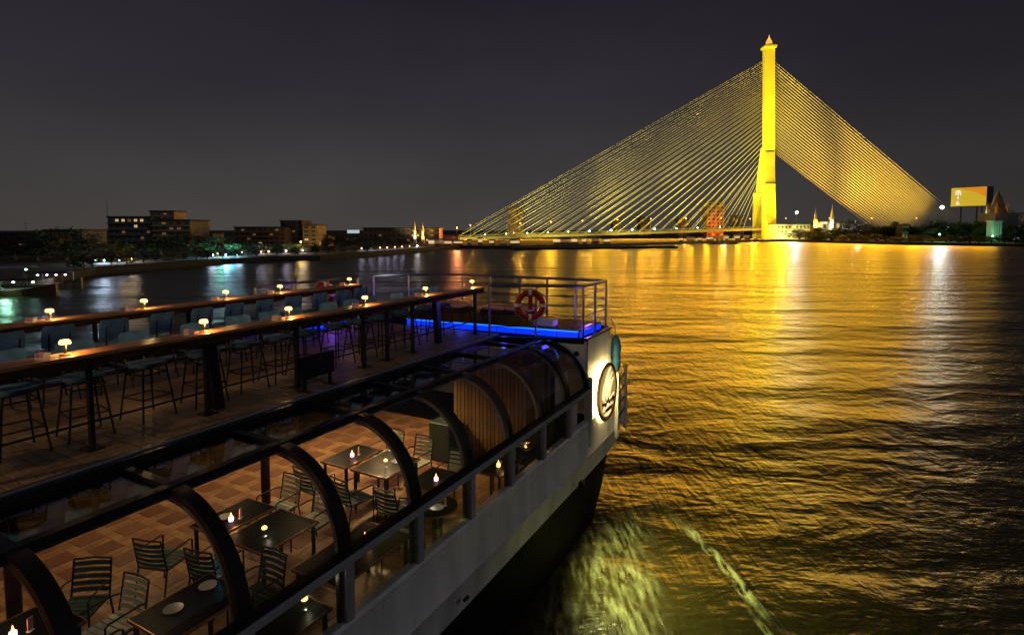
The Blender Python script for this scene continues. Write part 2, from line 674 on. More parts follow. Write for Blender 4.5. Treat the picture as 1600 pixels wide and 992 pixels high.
# deck line (falls towards the left bank)
dL = at(690, 371.5, 405)
dT = Vector((TX, TY, at(1195, 355.5, TY).z))
dR = at(1500, 352, 462)
dR.z = 9.5


def deck(t):
    """t<0 main span towards the left, t>0 back span"""
    return dT.lerp(dL, -t) if t < 0 else dT.lerp(dR, t)


def girder(mb, z0, z1, halfw, ts):
    rings = []
    for t in ts:
        c = deck(t)
        tan = (dL - dT if t < 0 else dR - dT)
        side = Vector((-tan.y, tan.x, 0)).normalized()
        if side.y > 0:
            side = -side
        a_ = c + side * halfw
        b_ = c - side * halfw
        rings.append([(a_.x, a_.y, c.z + z0), (a_.x, a_.y, c.z + z1), (b_.x, b_.y, c.z + z1), (b_.x, b_.y, c.z + z0)])
    loft(mb, rings)


TS = [-1.25, -1.0, -0.75, -0.5, -0.25, -0.001, 0.001, 0.3, 0.6, 0.9, 1.2]
g = MB()
girder(g, -1.9, -0.25, 9.0, TS)
g.build('deck_girder', 'deck_concrete', bridge, OFF)
g = MB()
girder(g, -0.24, 0.0, 12.0, TS)
g.build('road_deck', 'deck_concrete', bridge, OFF)
for sgn in (1, -1):
    g = MB()
    for t0, t1 in ((-1.2, -0.004), (0.004, 1.15)):
        k_ = 60
        for i in range(k_):
            ta = t0 + (t1 - t0) * i / k_
            tb_ = t0 + (t1 - t0) * (i + 1) / k_
            pa, pb = deck(ta), deck(tb_)
            s_ = Vector((0, -11.6 * sgn, 0))
            g.bar(pa + s_ + Vector((0, 0, 1.15)), pb + s_ + Vector((0, 0, 1.15)), 0.14, 0.14)
            g.bar(pa + s_ + Vector((0, 0, 0.6)), pb + s_ + Vector((0, 0, 0.6)), 0.08, 0.08)
            g.bar(pa + s_, pa + s_ + Vector((0, 0, 1.15)), 0.12, 0.12)
    g.build('parapet_rail', 'deck_concrete', bridge, OFF)
# stay cables, two planes on each side
NCAB = 28
cme = MB()
cme.tube([(0, 0, 0), (0, 0, 1)], 1.0, 6, cap=False)
cab0 = None
zt0, zt1 = at(1195, 97, TY).z, at(1195, 236, TY).z
zl1 = at(1190, 268, TY).z
for plane in (-1, 1):
    for i in range(NCAB):
        for side in (0, 1):
            u = i / (NCAB - 1)
            if side == 0:
                top = Vector((tw(0), TY + plane * 1.4, zt0 + (zl1 - zt0) * u))
                if plane > 0:
                    u -= 0.5 / (NCAB - 1)
                    top.z = zt0 + (zl1 - zt0) * u
                top.x = tw(top.z) - 3.0
                bot = deck(-(0.955 - 0.885 * u))
                bot = Vector((bot.x, bot.y + plane * 9.5, bot.z))
            else:
                top = Vector((tw(0), TY + plane * 1.4, zt0 + (zt1 - zt0) * u))
                top.x = tw(top.z) + 3.4
                bx = 1512 - (1512 - 1366) * u
                bot = at(bx, 352, 458 - 4 * u)
                bot.z = 10.0
                bot.y += plane * 3.0
            v = bot - top
            if cab0 is None:
                cab0 = cme.build('stay_cable', 'cable', bridge, smooth=True)
                o = cab0
            else:
                o = cab0.copy()
                COL.objects.link(o)
            o.parent = bridge
            o.location = top - TB
            o.rotation_euler = v.to_track_quat('Z', 'Y').to_euler()
            rad = 0.105 if side == 0 else 0.10
            o.scale = (rad, rad, v.length)
# piers under the deck
for t in (-1.02, -1.14, -0.93, 0.5, 0.75, 1.0):
    c = deck(t)
    g = MB()
    g.box(c.x - 1.3, c.x + 1.3, c.y - 6, c.y + 6, -2, c.z - 1.92)
    g.build('bridge_pier', 'deck_concrete', bridge, OFF)

GOLDW = 4.0e4
CABW = 5.6e4
GOLD = (1.0, 0.70, 0.10)
AMBER = (1.0, 0.50, 0.05)
# pylon floodlights: assumed spots without fixtures that shine up from in front
PYL, CABL, CABR = 0.45, 0.62, 0.50
for i, (dx, dy, z, tz, pw, cone) in enumerate(((8, -62, 9, 40, 5.5e5, 40), (-26, -55, 9, 95, 9.0e5, 34), (20, -55, 9, 130, 1.2e6, 30), (4, -34, 3, 16, 1.6e5, 50))):
    spot('flood_and_fill_beam', bridge, (dx, dy, z), (tw(tz) - TX, 0, tz), pw * PYL, (1.0, 0.76, 0.004), cone, 0.8, 0.6)
# cable floodlights: assumed spots without fixtures, riverward of the deck
for t, pw, tt in ((-1.05, 1.7e5, -0.75), (-0.85, 2.4e5, -0.42), (-0.62, 3.0e5, -0.25), (-0.38, 2.2e5, -0.10), (-0.15, 1.0e5, -0.05)):
    c = deck(t) - TB
    tp = Vector((tw(100) - TX + tt * 120, 0, 85))
    spot('flood_and_fill_beam', bridge, (c.x, c.y - 34, c.z + 1), tp, pw * 4.5 * CABL, (1.0, 0.86, 0.16), 85, 0.9, 0.4)
for px_, pw in ((1010, 2.4e4), (1080, 4.5e4), (1150, 8.0e4)):
    c = deck((px_ - 1195) / 505.0)
    spot('flood_and_fill_beam', bridge, c - TB + Vector((0, -48, -6)), c - TB + Vector((6, -9, -1)), pw, (1.0, 0.62, 0.05), 100, 0.8, 0.4)  # added spots without fixtures that gild the deck side
for bx, pw in ((1300, 2.6e5), (1390, 3.0e5), (1460, 2.6e5), (1525, 3.6e5)):
    c = at(bx, 356, 415) - TB
    spot('flood_and_fill_beam', bridge, (c.x, c.y, 10), (25 + (bx - 1300) * 0.3, 0, 85 - (bx - 1300) * 0.15), pw * 3.0 * CABR, (1.0, 0.60, 0.05), 90, 0.9, 0.4)  # assumed spots without fixtures that light the back cables


# ------------------------------------------------------------------ lamps along the bridge and the shores
RIVER, SHORE = 0.0075, 0.055


def make_lamp(name, label, px, py, Y, bulb, power, col, group=None, r=0.3, base=None, toriver=True, cat='lamp', pole='dark_steel'):
    p = at(px, py, Y)
    zb = GZ if base is None else base
    power *= RIVER if toriver else SHORE
    t = thing(name, label, cat, (p.x, p.y, zb), 0, group)
    h = max(0.5, p.z - zb)
    m = MB()
    m.tube([(0, 0, 0), (0, 0, h - r)], [0.11, 0.06], 6)
    m.build('pole', pole, t)
    m = MB()
    m.lathe([(r * 0.5, -r), (r * 0.95, -r * 0.3), (r, 0.1 * r), (r * 0.7, r * 0.7), (0.02, r)], (0, 0, h), 10)
    m.build('lamp_head', bulb, t, smooth=True)
    if power:
        d = Vector((-p.x, -p.y, 0)).normalized()
        lp = (d.x * (r + 0.6), d.y * (r + 0.6), h)
        if toriver:
            spot('lamp_light', t, lp, Vector(lp) + d * 30 + Vector((0, 0, -5)), power, col, 150, 0.35, max(0.25, r))
        else:
            point('lamp_light', t, lp, power, col, 0.9)
    return t


# street lamps on the deck: orange heads, they make the long golden streaks
strs = [(735, 352), (813, 349), (861, 347), (910, 345), (965, 343.5), (1017, 342), (1072, 341), (1127, 341), (1172, 342)]
for i, (px, py) in enumerate(strs):
    t_ = (px - 1195) / (1195 - 690.0)
    c = deck(t_)
    make_lamp('street_lamp', 'orange street lamp on the bridge deck, %s from its left end' % ORD[i], px, py, c.y - 10.5, 'lamp_orange', 1.7e6 if px > 800 else 9e5, (1.0, 0.47, 0.045),
              'orange street lamps on the bridge', 0.42, c.z + 0.02, cat='street lamp')
for i, (px, pw) in enumerate(((1228, 2.2e6), (1296, 1.6e6), (1362, 1.4e6), (1432, 1.0e6))):
    make_lamp('street_lamp', 'amber lamp on a pole above the right bank trees, %s from the pylon' % ORD[i], px, 341, 430, 'lamp_orange', pw, (1.0, 0.50, 0.05),
              'orange street lamps on the bridge', 0.35, cat='street lamp')
# added spots up the pylon, no fixtures, that throw the yellow column on the river
for i, z in enumerate((16, 45, 80, 112)):
    spot('flood_and_fill_beam', bridge, (tw(z) - TX, -22 if z < 40 else -9, z), (0, -300, -20), 4.2e4, (1.0, 0.68, 0.01), 110, 0.7, 1.6)
# added golden spots along the deck edge and right bank that gild the river
k_ = 0
while k_ < 34:
    px = 700 + k_ * 25.5
    if px < 1190:
        c = deck((px - 1195) / 505.0) + Vector((0, -12.6, -0.6))
    else:
        c = at(px, 372, shore_y(px) + 3)
        c.z = 9.0
    wgt = 0.35 if px < 780 else (1.0 if px < 1190 else (0.22 if px < 1480 else 0.12))
    d = Vector((-c.x, -c.y, 0)).normalized()
    spot('flood_and_fill_beam', bridge, c - TB, c - TB + d * 40 + Vector((0, 0, -4)), GOLDW * wgt * rnd.uniform(0.75, 1.25) * (c.length / 450) ** 2, (1.0, rnd.uniform(0.37, 0.45), 0.010), 140, 0.5, 1.2 if px < 1190 else 4.5)
    k_ += 1
# added spots floating by the stay cables, they gild the near water
for px, py, w_ in ((860, 318, 0.7), (940, 276, 1.0), (1020, 232, 1.0), (1100, 184, 1.0), (1165, 190, 1.2), (1250, 172, 1.2), (1310, 220, 1.0), (1375, 262, 0.8), (1430, 300, 0.6)):
    c = at(px, py, 440)
    d = Vector((-c.x, -c.y, 0)).normalized()
    spot('flood_and_fill_beam', bridge, c - TB, c - TB + d * 40 + Vector((0, 0, -9)), CABW * w_, (1.0, 0.50, 0.014), 110, 0.6, 3.0)
# green-white parapet lights
for i, px in enumerate((758, 791, 824, 856, 888, 921, 955, 988, 1023, 1057, 1090, 1125)):
    t_ = (px - 1195) / (1195 - 690.0)
    c = deck(t_)
    y0 = 371.5 + (355.5 - 371.5) * (px - 690) / 505.0 - 3
    big = px in (921, 955, 988, 1023)
    make_lamp('parapet_light', 'small green white light on the bridge parapet, %s from the left' % ORD[i], px, y0, c.y - 12.3, 'lamp_green' if not big else 'lamp_cyan',
              2.5e5 if big else 0, (0.75, 0.9, 0.55), 'green white lights along the bridge parapet', 0.55 if big else 0.42, c.z - 0.2)

# big floodlights on the right shore
make_lamp('floodlight_mast', 'tall white floodlight mast right of the golden pylon', 1245, 332, 420, 'lamp_white', 3.0e6, (0.82, 0.95, 1.0), None, 0.9, cat='floodlight')
make_lamp('floodlight_mast', 'brightest white floodlight mast in front of the billboard', 1472, 324, 372, 'lamp_white', 3.6e6, (0.86, 0.96, 0.95), None, 1.1, cat='floodlight')
make_lamp('floodlight_mast', 'pale lamp on a pole among the trees under the back cables', 1340, 352, 372, 'lamp_white', 4.0e6, (0.95, 0.92, 0.78), None, 0.3, cat='floodlight')
make_lamp('floodlight_mast', 'small blue white lamp at the right edge of the far shore', 1592, 364, 330, 'lamp_white', 2.6e6, (0.72, 0.86, 1.0), None, 0.4, cat='floodlight')
make_lamp('shore_lamp', 'green lamp on the right bank beside the pale column', 1468, 366, 318, 'lamp_green', 6e4, (0.45, 1.0, 0.45), None, 0.35, toriver=False)
make_lamp('shore_lamp', 'green lamp lighting the pale column on the right bank', 1551, 369, 308, 'lamp_green', 2.5e4, (0.22, 1.0, 0.50), None, 0.3, toriver=False)
# ------------------------------------------------------------------ trees
_tree_cache = {}


def tree_meshes(seed, leafmat):
    key = (seed, leafmat)
    if key in _tree_cache:
        return _tree_cache[key]
    r = random.Random(seed)
    tr = MB()
    tr.tube([(0, 0, 0), (0.03, 0.0, 0.2), (0.0, 0.03, 0.42), (0.02, 0.0, 0.62)], [0.035, 0.027, 0.02, 0.01], 7)
    tips = []
    for k in range(14):
        q = 2 * math.pi * k / 14 + r.uniform(-0.3, 0.3)
        z0 = r.uniform(0.10, 0.5)
        L = r.uniform(0.22, 0.42)
        e = Vector((L * math.cos(q), L * math.sin(q), z0 + r.uniform(0.1, 0.36)))
        mid = Vector((e.x * 0.5, e.y * 0.5, z0 + (e.z - z0) * 0.35))
        tr.tube([(0, 0, z0), mid, e], [0.013, 0.009, 0.003], 5)
        tips += [e, mid * 0.4 + e * 0.6]
    tips += [Vector((r.uniform(-.12, .12), r.uniform(-.12, .12), r.uniform(0.7, 0.88))) for _ in range(6)]
    lf = MB()
    for c in tips:
        rad = r.uniform(0.09, 0.17)
        for _ in range(64):
            d = Vector((r.gauss(0, 1), r.gauss(0, 1), r.gauss(0, 0.8)))
            d = d.normalized() * rad * (r.random() ** 0.4)
            pz = c + d
            s = r.uniform(0.014, 0.032)
            a_ = Vector((r.gauss(0, 1), r.gauss(0, 1), r.gauss(0, 1))).normalized()
            b_ = a_.cross(Vector((r.gauss(0, 1), r.gauss(0, 1), r.gauss(0, 1)))).normalized()
            lf.add([pz - a_ * s, pz - b_ * s * 0.6, pz + a_ * s, pz + b_ * s * 0.6], [(0, 1, 2, 3)])
    t = (tr, lf)
    _tree_cache[key] = t
    return t


_tree_obj = {}


def tree(px, Y, py_top, width_px, label, leafmat='leaf', seed=1, group=None, base=GZ, name='tree'):
    b0 = at(px, 360, Y)
    ht = at(px, py_top, Y).z - base
    wd = width_px / F * Y / 0.95
    t = thing(name, label, name, (b0.x, b0.y, base), rnd.uniform(0, 6), group)
    key = (seed, leafmat)
    if key not in _tree_obj:
        tr, lf = tree_meshes(seed, leafmat)
        a_ = tr.build('trunk', 'bark', t)
        c_ = lf.build('crown', leafmat, t)
        _tree_obj[key] = (a_, c_)
    else:
        a_, c_ = (inst(o, nm, t) for o, nm in zip(_tree_obj[key], ('trunk', 'crown')))
    for o in (a_, c_):
        o.scale = (wd, wd, ht)
    return t


# ------------------------------------------------------------------ buildings
def building(name, label, px0, px1, py_top, Y, depth, wallm, floors, bays, lit, cat='building', rot=0.0, base=GZ, slabs=True, roofm='roof_dark', pane='window_dark', wfrac=0.62, hfrac=0.55):
    """lit: dict (floor, bay) -> glowing pane material; returns the thing"""
    p0, p1 = at(px0, py_top, Y), at(px1, py_top, Y)
    W_ = p1.x - p0.x
    z1 = p0.z - base
    t = thing(name, label, cat, ((p0.x + p1.x) / 2, Y, base), rot)
    m = MB()
    m.box(-W_ / 2, W_ / 2, 0, depth, 0, z1)
    m.build('wall', wallm, t)
    m = MB()
    m.box(-W_ / 2 - 0.35, W_ / 2 + 0.35, -0.35, depth + 0.35, z1 + 0.003, z1 + 0.5)
    m.build('roof', roofm, t)
    fh = z1 / floors
    if slabs:
        for k in range(1, floors):
            m = MB()
            m.box(-W_ / 2 - 0.2, W_ / 2 + 0.2, -0.9, -0.003, k * fh - 0.16, k * fh + 0.16)
            m.build('balcony_slab', wallm, t)
    bw = W_ / bays
    fr = None
    pn = {}
    for k in range(floors):
        for j in range(bays):
            ww, wh = bw * wfrac, fh * hfrac
            x = -W_ / 2 + (j + 0.5) * bw
            z = (k + 0.52) * fh
            if fr is None:
                m = MB()
                e = min(0.14, ww * 0.1)
                m.box(-ww / 2, ww / 2, -0.12, -0.004, -wh / 2, -wh / 2 + e)
                m.box(-ww / 2, ww / 2, -0.12, -0.004, wh / 2 - e, wh / 2)
                m.box(-ww / 2, -ww / 2 + e, -0.12, -0.004, -wh / 2 + e, wh / 2 - e)
                m.box(ww / 2 - e, ww / 2, -0.12, -0.004, -wh / 2 + e, wh / 2 - e)
                m.box(-e / 3, e / 3, -0.10, -0.004, -wh / 2 + e, wh / 2 - e)
                fr = m.build('window', wallm, t)
                o = fr
            else:
                o = inst(fr, 'window', t)
            o.location = (x, 0, z)
            pm = lit.get((k, j), pane)
            if pm not in pn:
                m = MB()
                m.box(-ww / 2 + 0.02, ww / 2 - 0.02, -0.05, -0.008, -wh / 2 + 0.02, wh / 2 - 0.02)
                q = m.build('pane', pm, o)
                pn[pm] = q
            else:
                inst(pn[pm], 'pane', o)
    return t


# left bank: stepped block with balconies
lit = {(4, j): 'window_warm' for j in (1, 2, 3, 4, 5)}
lit.update({(3, 4): 'window_warm', (4, 3): 'window_dim', (2, 6): 'window_dim', (2, 2): 'window_dim', (1, 5): 'window_dim'})
t = building('apartment_block', 'stepped grey block with a lit top floor behind the left bank trees', 168, 236, 340, 225, 14, 'wall_grey', 5, 7, lit)
building('apartment_block', 'pale balconied wing with a rooftop room right of the lit top floor', 238, 297, 345, 223, 14, 'wall_tan', 5, 5, {(4, 1): 'window_dim', (3, 3): 'window_dim', (3, 2): 'window_dim', (2, 1): 'window_dim'})
building('rooftop_house', 'dark boxy stair tower on top of the stepped grey block', 234, 272, 331, 230, 8, 'wall_tan', 8, 4, {(7, 2): 'window_dim'}, slabs=False)
# mast on the roof
mm = thing('antenna_mast', 'thin antenna mast on the roof of the stepped grey block', 'antenna', (at(168, 340, 227).x, 227, at(168, 340, 227).z + 0.5))
m = MB()
zt = at(168, 312, 227).z - mm.location.z
m.tube([(0, 0, -0.2), (0, 0, zt)], [0.12, 0.04], 6)
m.build('pole', 'dark_steel', mm)
m = MB()
for k in range(4):
    m.bar((-0.6, 0, zt * (0.45 + 0.15 * k)), (0.6, 0, zt * (0.45 + 0.15 * k)), 0.06, 0.06)
m.build('crossbar', 'dark_steel', mm)
# second group
building('office_block', 'brown low block with dim windows in the middle of the left bank', 366, 446, 356, 240, 14, 'wall_brown', 4, 9,
         {(1, 2): 'window_dim', (0, 4): 'window_warm', (2, 6): 'window_dim', (3, 1): 'window_dim', (3, 7): 'window_dim', (2, 3): 'window_dim'})
building('office_block', 'dark block with a flat roof room behind the brown low block', 438, 471, 346, 246, 12, 'roof_dark', 6, 4, {(3, 2): 'window_dim'}, slabs=False)
building('office_block', 'narrow tan block with a golden lit wall left of the river bend', 473, 495, 352, 238, 12, 'wall_tan', 5, 2, {(1, 0): 'window_warm'}, slabs=False)
spot('lamp_light', None, (at(488, 372, 222).x, 222, 1.8), (at(484, 355, 238).x, 238, 10), 2500, (1.0, 0.60, 0.16), 80, 0.6, 0.3).name = 'assumed_wall_light'  # assumed lamp without a fixture that turns the tan wall golden
# long brown hall, sign and spires
building('long_hall', 'long brown hall behind the two white spires', 568, 686, 357, 300, 16, 'wall_brown', 3, 16,
         {(1, 10): 'window_warm', (1, 11): 'window_warm', (2, 14): 'window_dim', (1, 3): 'window_dim', (0, 13): 'window_warm', (1, 14): 'window_dim', (2, 10): 'window_dim', (0, 9): 'window_dim'}, slabs=False)
tsg = thing('rooftop_sign', 'small white lit sign above the trees left of the long hall', 'sign', (at(552, 362, 250).x, 250, GZ))
m = MB()
zc = at(552, 362, 250).z - GZ
m.box(-2.6, 2.6, -0.15, 0.15, zc - 0.7, zc + 0.7)
m.build('panel', 'window_cool', tsg)
m = MB()
m.tube([(-2, 0, 0), (-2, 0, zc - 0.71)], 0.1, 6)
m.tube([(2, 0, 0), (2, 0, zc - 0.71)], 0.1, 6)
m.build('support', 'dark_steel', tsg)


def spire(px, py_top, Y, label, wbase, lightcol, power, base=GZ):
    p = at(px, py_top, Y)
    h = p.z - base
    t = thing('temple_spire', label, 'spire', (p.x, Y, base), 0)
    m = MB()
    w_ = wbase
    m.lathe([(w_, 0), (w_, 0.10 * h), (w_ * 0.8, 0.12 * h), (w_ * 0.8, 0.28 * h), (w_ * 0.95, 0.29 * h), (w_ * 0.95, 0.31 * h), (w_ * 0.6, 0.33 * h), (w_ * 0.55, 0.55 * h)], (0, 0, 0), 8)
    m.build('spire_body', 'wall_white', t)
    m = MB()
    m.lathe([(w_ * 0.68, 0.552 * h), (w_ * 0.62, 0.60 * h), (w_ * 0.45, 0.68 * h), (w_ * 0.28, 0.80 * h), (w_ * 0.08, 0.9 * h), (0.02, h)], (0, 0, 0), 8)
    m.build('spire_top', 'gold', t)
    d = Vector((-p.x, -p.y, 0)).normalized()
    spot('lamp_light', t, (d.x * 9, d.y * 9, 1.5), (0, 0, h * 0.6), power, lightcol, 60, 0.6, 0.2)  # assumed floodlight without a fixture by the spire foot
    return t


spire(648, 345, 285, 'left one of the two floodlit white spires by the long hall', 0.95, (1.0, 0.92, 0.55), 9000)
spire(660.5, 347, 285, 'right one of the two floodlit spires by the long hall, more golden', 1.0, (1.0, 0.75, 0.15), 9000)
spire(1275, 324, 395, 'golden white spire standing right of the pylon, the lower left one', 2.0, (1.0, 0.82, 0.35), 22000)
spire(1301, 319, 400, 'taller white spire with a golden tip right of the pylon', 2.3, (1.0, 0.93, 0.70), 30000)
# towers behind the cables
building('tower_block', 'tan tower block glowing behind the left end of the cables', 793, 818, 324, 520, 16, 'wall_tan', 11, 4,
         {(k, j): 'window_dim' for k, j in ((8, 1), (6, 2), (4, 3), (9, 0), (2, 1), (5, 0), (7, 3))}, slabs=False, wfrac=0.45)
spot('lamp_light', None, (at(805, 350, 470).x, 470, 4), (at(806, 350, 520).x, 520, 20), 30000, (1.0, 0.62, 0.16), 70, 0.6, 0.4).name = 'assumed_wall_light'  # assumed spot without a fixture for the glowing tan block
building('tower_block', 'building with an orange red lit front behind the cables left of the pylon', 1106, 1132, 316, 560, 16, 'wall_brown', 9, 4,
         {(k, j): 'window_dim' for k, j in ((0, 1), (0, 3))}, slabs=False)
spot('lamp_light', None, (at(1120, 350, 530).x, 530, 3), (at(1120, 335, 558).x, 558, 7), 90000, (1.0, 0.18, 0.02), 80, 0.8, 0.4).name = 'assumed_wall_light'  # assumed spot without a fixture that lights the front orange red
for i, (a_, b_, y_) in enumerate(((1000, 1016, 339), (958, 970, 345), (1060, 1078, 341), (1146, 1163, 338))):
    building('tower_block', ['dim slim block behind the middle cables', 'lowest dim block behind the middle cables', 'dim wide block behind the cables left of the orange lit building',
                             'dim block between the orange lit building and the pylon', 'slim dim block above the right bank trees', 'wide dim block above the right bank trees'][i],
             a_, b_, y_, 640, 14, 'wall_tan', 7, 3, {(2, 1): 'window_dim', (5, 0): 'window_dim', (4, 2): 'window_dim'}, slabs=False)
# low lit building right of the pylon
building('pavilion', 'low yellow lit building with columns right of the pylon foot', 1214, 1266, 351, 415, 18, 'wall_white', 3, 9,
         {(k, j): 'window_warm' for k, j in ((0, 1), (0, 2), (1, 3), (0, 5), (1, 6), (0, 7), (2, 4))})
spot('lamp_light', None, (at(1238, 360, 396).x, 396, 2.2), (at(1240, 350, 415).x, 415, 7), 42000, (1.0, 0.85, 0.22), 130, 0.6, 0.4).name = 'assumed_wall_light'  # assumed spot without a fixture that lights the low building yellow
building('riverside_house', 'small white lit house under the tall white spire', 1285, 1320, 347, 405, 10, 'wall_white', 2, 5, {(1, 1): 'window_warm', (1, 3): 'window_warm'}, slabs=False)
building('riverside_house', 'tiny brick coloured hut in the trees below the left spire', 1272, 1284, 357, 375, 5, 'wall_brown', 1, 2, {(0, 0): 'window_dim'}, slabs=False)
building('riverside_house', 'narrow yellow lit house among the trees under the back cables', 1410, 1420, 353, 335, 6, 'wall_tan', 2, 2, {(0, 0): 'window_warm', (2, 1): 'window_warm', (0, 1): 'window_warm'}, slabs=False)
building('riverside_house', 'long low white building at the right edge of the far bank', 1566, 1640, 362, 318, 10, 'wall_white', 2, 10, {(0, 2): 'window_cool', (0, 3): 'window_cool', (1, 4): 'window_dim'})
for i, (a_, b_, y_) in enumerate(((1578, 1586, 330), (1588, 1594, 335), (1596, 1602, 333))):
    building('tower_block', '%s pale far tower from the left at the right edge of the skyline' % ORD[i], a_, b_, y_, 700, 12, 'wall_white', 8, 2, {(5, 0): 'window_dim', (3, 1): 'window_dim', (6, 1): 'window_dim'}, slabs=False)

for i, (a_, b_, y_, Yd, wm_, lab) in enumerate((
        (-60, 66, 366, 150, 'roof_dark', 'long low dark warehouse at the left edge behind the trees'),
        (70, 128, 361, 165, 'wall_grey', 'dark flat block behind the tallest tree on the left bank'),
        (300, 332, 366, 260, 'wall_grey', 'low grey house right of the balconied wing'),
        (496, 512, 369, 230, 'wall_brown', 'small brown house right of the golden lit wall'),
        (524, 548, 372, 300, 'wall_grey', 'low grey house left of the small white sign'),
        (688, 716, 369, 330, 'wall_brown', 'brown low house at the left end of the bridge'))):
    building('riverside_house', lab, a_, b_, y_, Yd, 10, wm_, 3 if i < 2 else 2, 6, {(0, 1): 'window_dim', (1, 4): 'window_dim'}, slabs=False)
for i, (px, pt, Yd, lab) in enumerate(((40, 345, 170, 'thin dark mast over the warehouse at the left edge'), (328, 352, 270, 'thin dark mast right of the balconied wing'), (566, 352, 310, 'thin dark mast at the left end of the long hall'))):
    q_ = at(px, pt, Yd)
    t = thing('antenna_mast', lab, 'antenna', (q_.x, Yd, GZ))
    m = MB()
    m.tube([(0, 0, 0), (0, 0, q_.z - GZ)], [0.14, 0.05], 6)
    m.build('pole', 'dark_steel', t)
    m = MB()
    m.bar((-0.7, 0, (q_.z - GZ) * 0.9), (0.7, 0, (q_.z - GZ) * 0.9), 0.07, 0.07)
    m.build('crossbar', 'dark_steel', t)
# stupa shaped tower and pale column building on the right
t = thing('temple_tower', 'dark pointed temple tower on a green block at the right', 'tower', (at(1559, 320, 330).x, 330, GZ))
m = MB()
hz = at(1559, 297, 330).z - GZ
m.lathe([(4.6, 0.55 * hz), (4.2, 0.62 * hz), (3.0, 0.66 * hz), (3.2, 0.70 * hz), (2.4, 0.78 * hz), (1.9, 0.86 * hz), (0.9, 0.91 * hz), (0.5, 0.96 * hz), (0.03, hz)], (0, 0, 0), 10)
m.build('spire_top', 'wall_brown', t)
m = MB()
for k in range(4):
    q = math.pi / 4 + k * math.pi / 2
    m.lathe([(0.9, 0.55 * hz), (0.8, 0.66 * hz), (0.05, 0.76 * hz)], (4.3 * math.cos(q), 4.3 * math.sin(q), 0), 6)
m.build('corner_turrets', 'gold', t)
m = MB()
m.box(-6.0, 7.2, -6, 6, 0.0, 0.55 * hz - 0.01)
m.build('tower_base', 'wall_grey', t)
point('lamp_light', t, (-7.5, -7.5, 0.62 * hz), 2500, (1.0, 0.40, 0.10), 0.3).data.energy = 300  # assumed light without a fixture that warms the tower edge
t = thing('memorial_column', 'pale column block lit green on the right bank', 'monument', (at(1558, 360, 312).x, 312, GZ))
m = MB()
h_ = at(1558, 346, 312).z - GZ
m.box(-2.6, 2.6, 0, 4, 0, h_)
m.box(-3.0, 3.0, -0.4, 4.4, h_ + 0.003, h_ + 0.4)
m.build('column_block', 'wall_white', t)
m = MB()
for x in (-2.0, -0.7, 0.7, 2.0):
    m.box(x - 0.3, x + 0.3, -0.35, -0.004, 0.2, h_ - 0.3)
m.build('pilaster', 'wall_white', t)

# billboard
bt = thing('billboard', 'golden yellow billboard on steel columns above the right bank trees', 'billboard', (at(1512, 330, 365).x, 365, GZ), R(-60))
zb0, zb1 = at(1512, 322.5, 365).z - GZ, at(1512, 292.5, 365).z - GZ
bw_ = 9.6
m = MB()
m.box(-bw_, bw_, 0.0, 9.0, zb0, zb1)
m.build('box_frame', 'roof_dark', bt)
m = MB()
m.box(-bw_ + 0.2, bw_ - 0.2, -0.12, -0.004, zb0 + 0.2, zb1 - 0.2)
m.build('poster', 'billboard_lit', bt)
m = MB()
zh = zb1 - zb0
m.add([(-bw_ + 3, -0.128, zb1 - 0.3), (bw_ - 0.25, -0.128, zb1 - 0.3), (bw_ - 0.25, -0.128, zb0 + zh * 0.45), (4, -0.128, zb0 + zh * 0.72)], [(3, 2, 1, 0)])
m.build('poster_band', 'billboard_orange', bt)
m = MB()
for x0, x1, a0, a1 in ((-6.6, -4.6, 0.72, 0.86), (-7.2, -6.4, 0.60, 0.80), (-4.8, -4.0, 0.60, 0.80), (-6.0, -5.2, 0.20, 0.72), (-6.6, -4.6, 0.10, 0.2)):
    m.box(x0, x1, -0.16, -0.13, zb0 + zh * a0, zb0 + zh * a1)
m.build('poster_emblem', 'billboard_white', bt)
m = MB()
for x0, x1, a0, a1 in ((-6.3, -5.9, 0.5, 0.62), (-5.2, -4.8, 0.5, 0.62), (-5.85, -5.35, 0.28, 0.40)):
    m.box(x0, x1, -0.185, -0.165, zb0 + zh * a0, zb0 + zh * a1)
m.build('poster_mark', 'billboard_grey', bt)
for x in (-5, 3.5, 6.0):
    m = MB()
    m.tube([(x, 3.3, 0), (x, 3.3, zb0 - 0.01)], 0.45, 8)
    m.build('support', 'dark_steel', bt)
m = MB()
m.box(-bw_, bw_, -1.2, -0.3, zb0 - 0.3, zb0 - 0.15)
m.build('catwalk', 'dark_steel', bt)

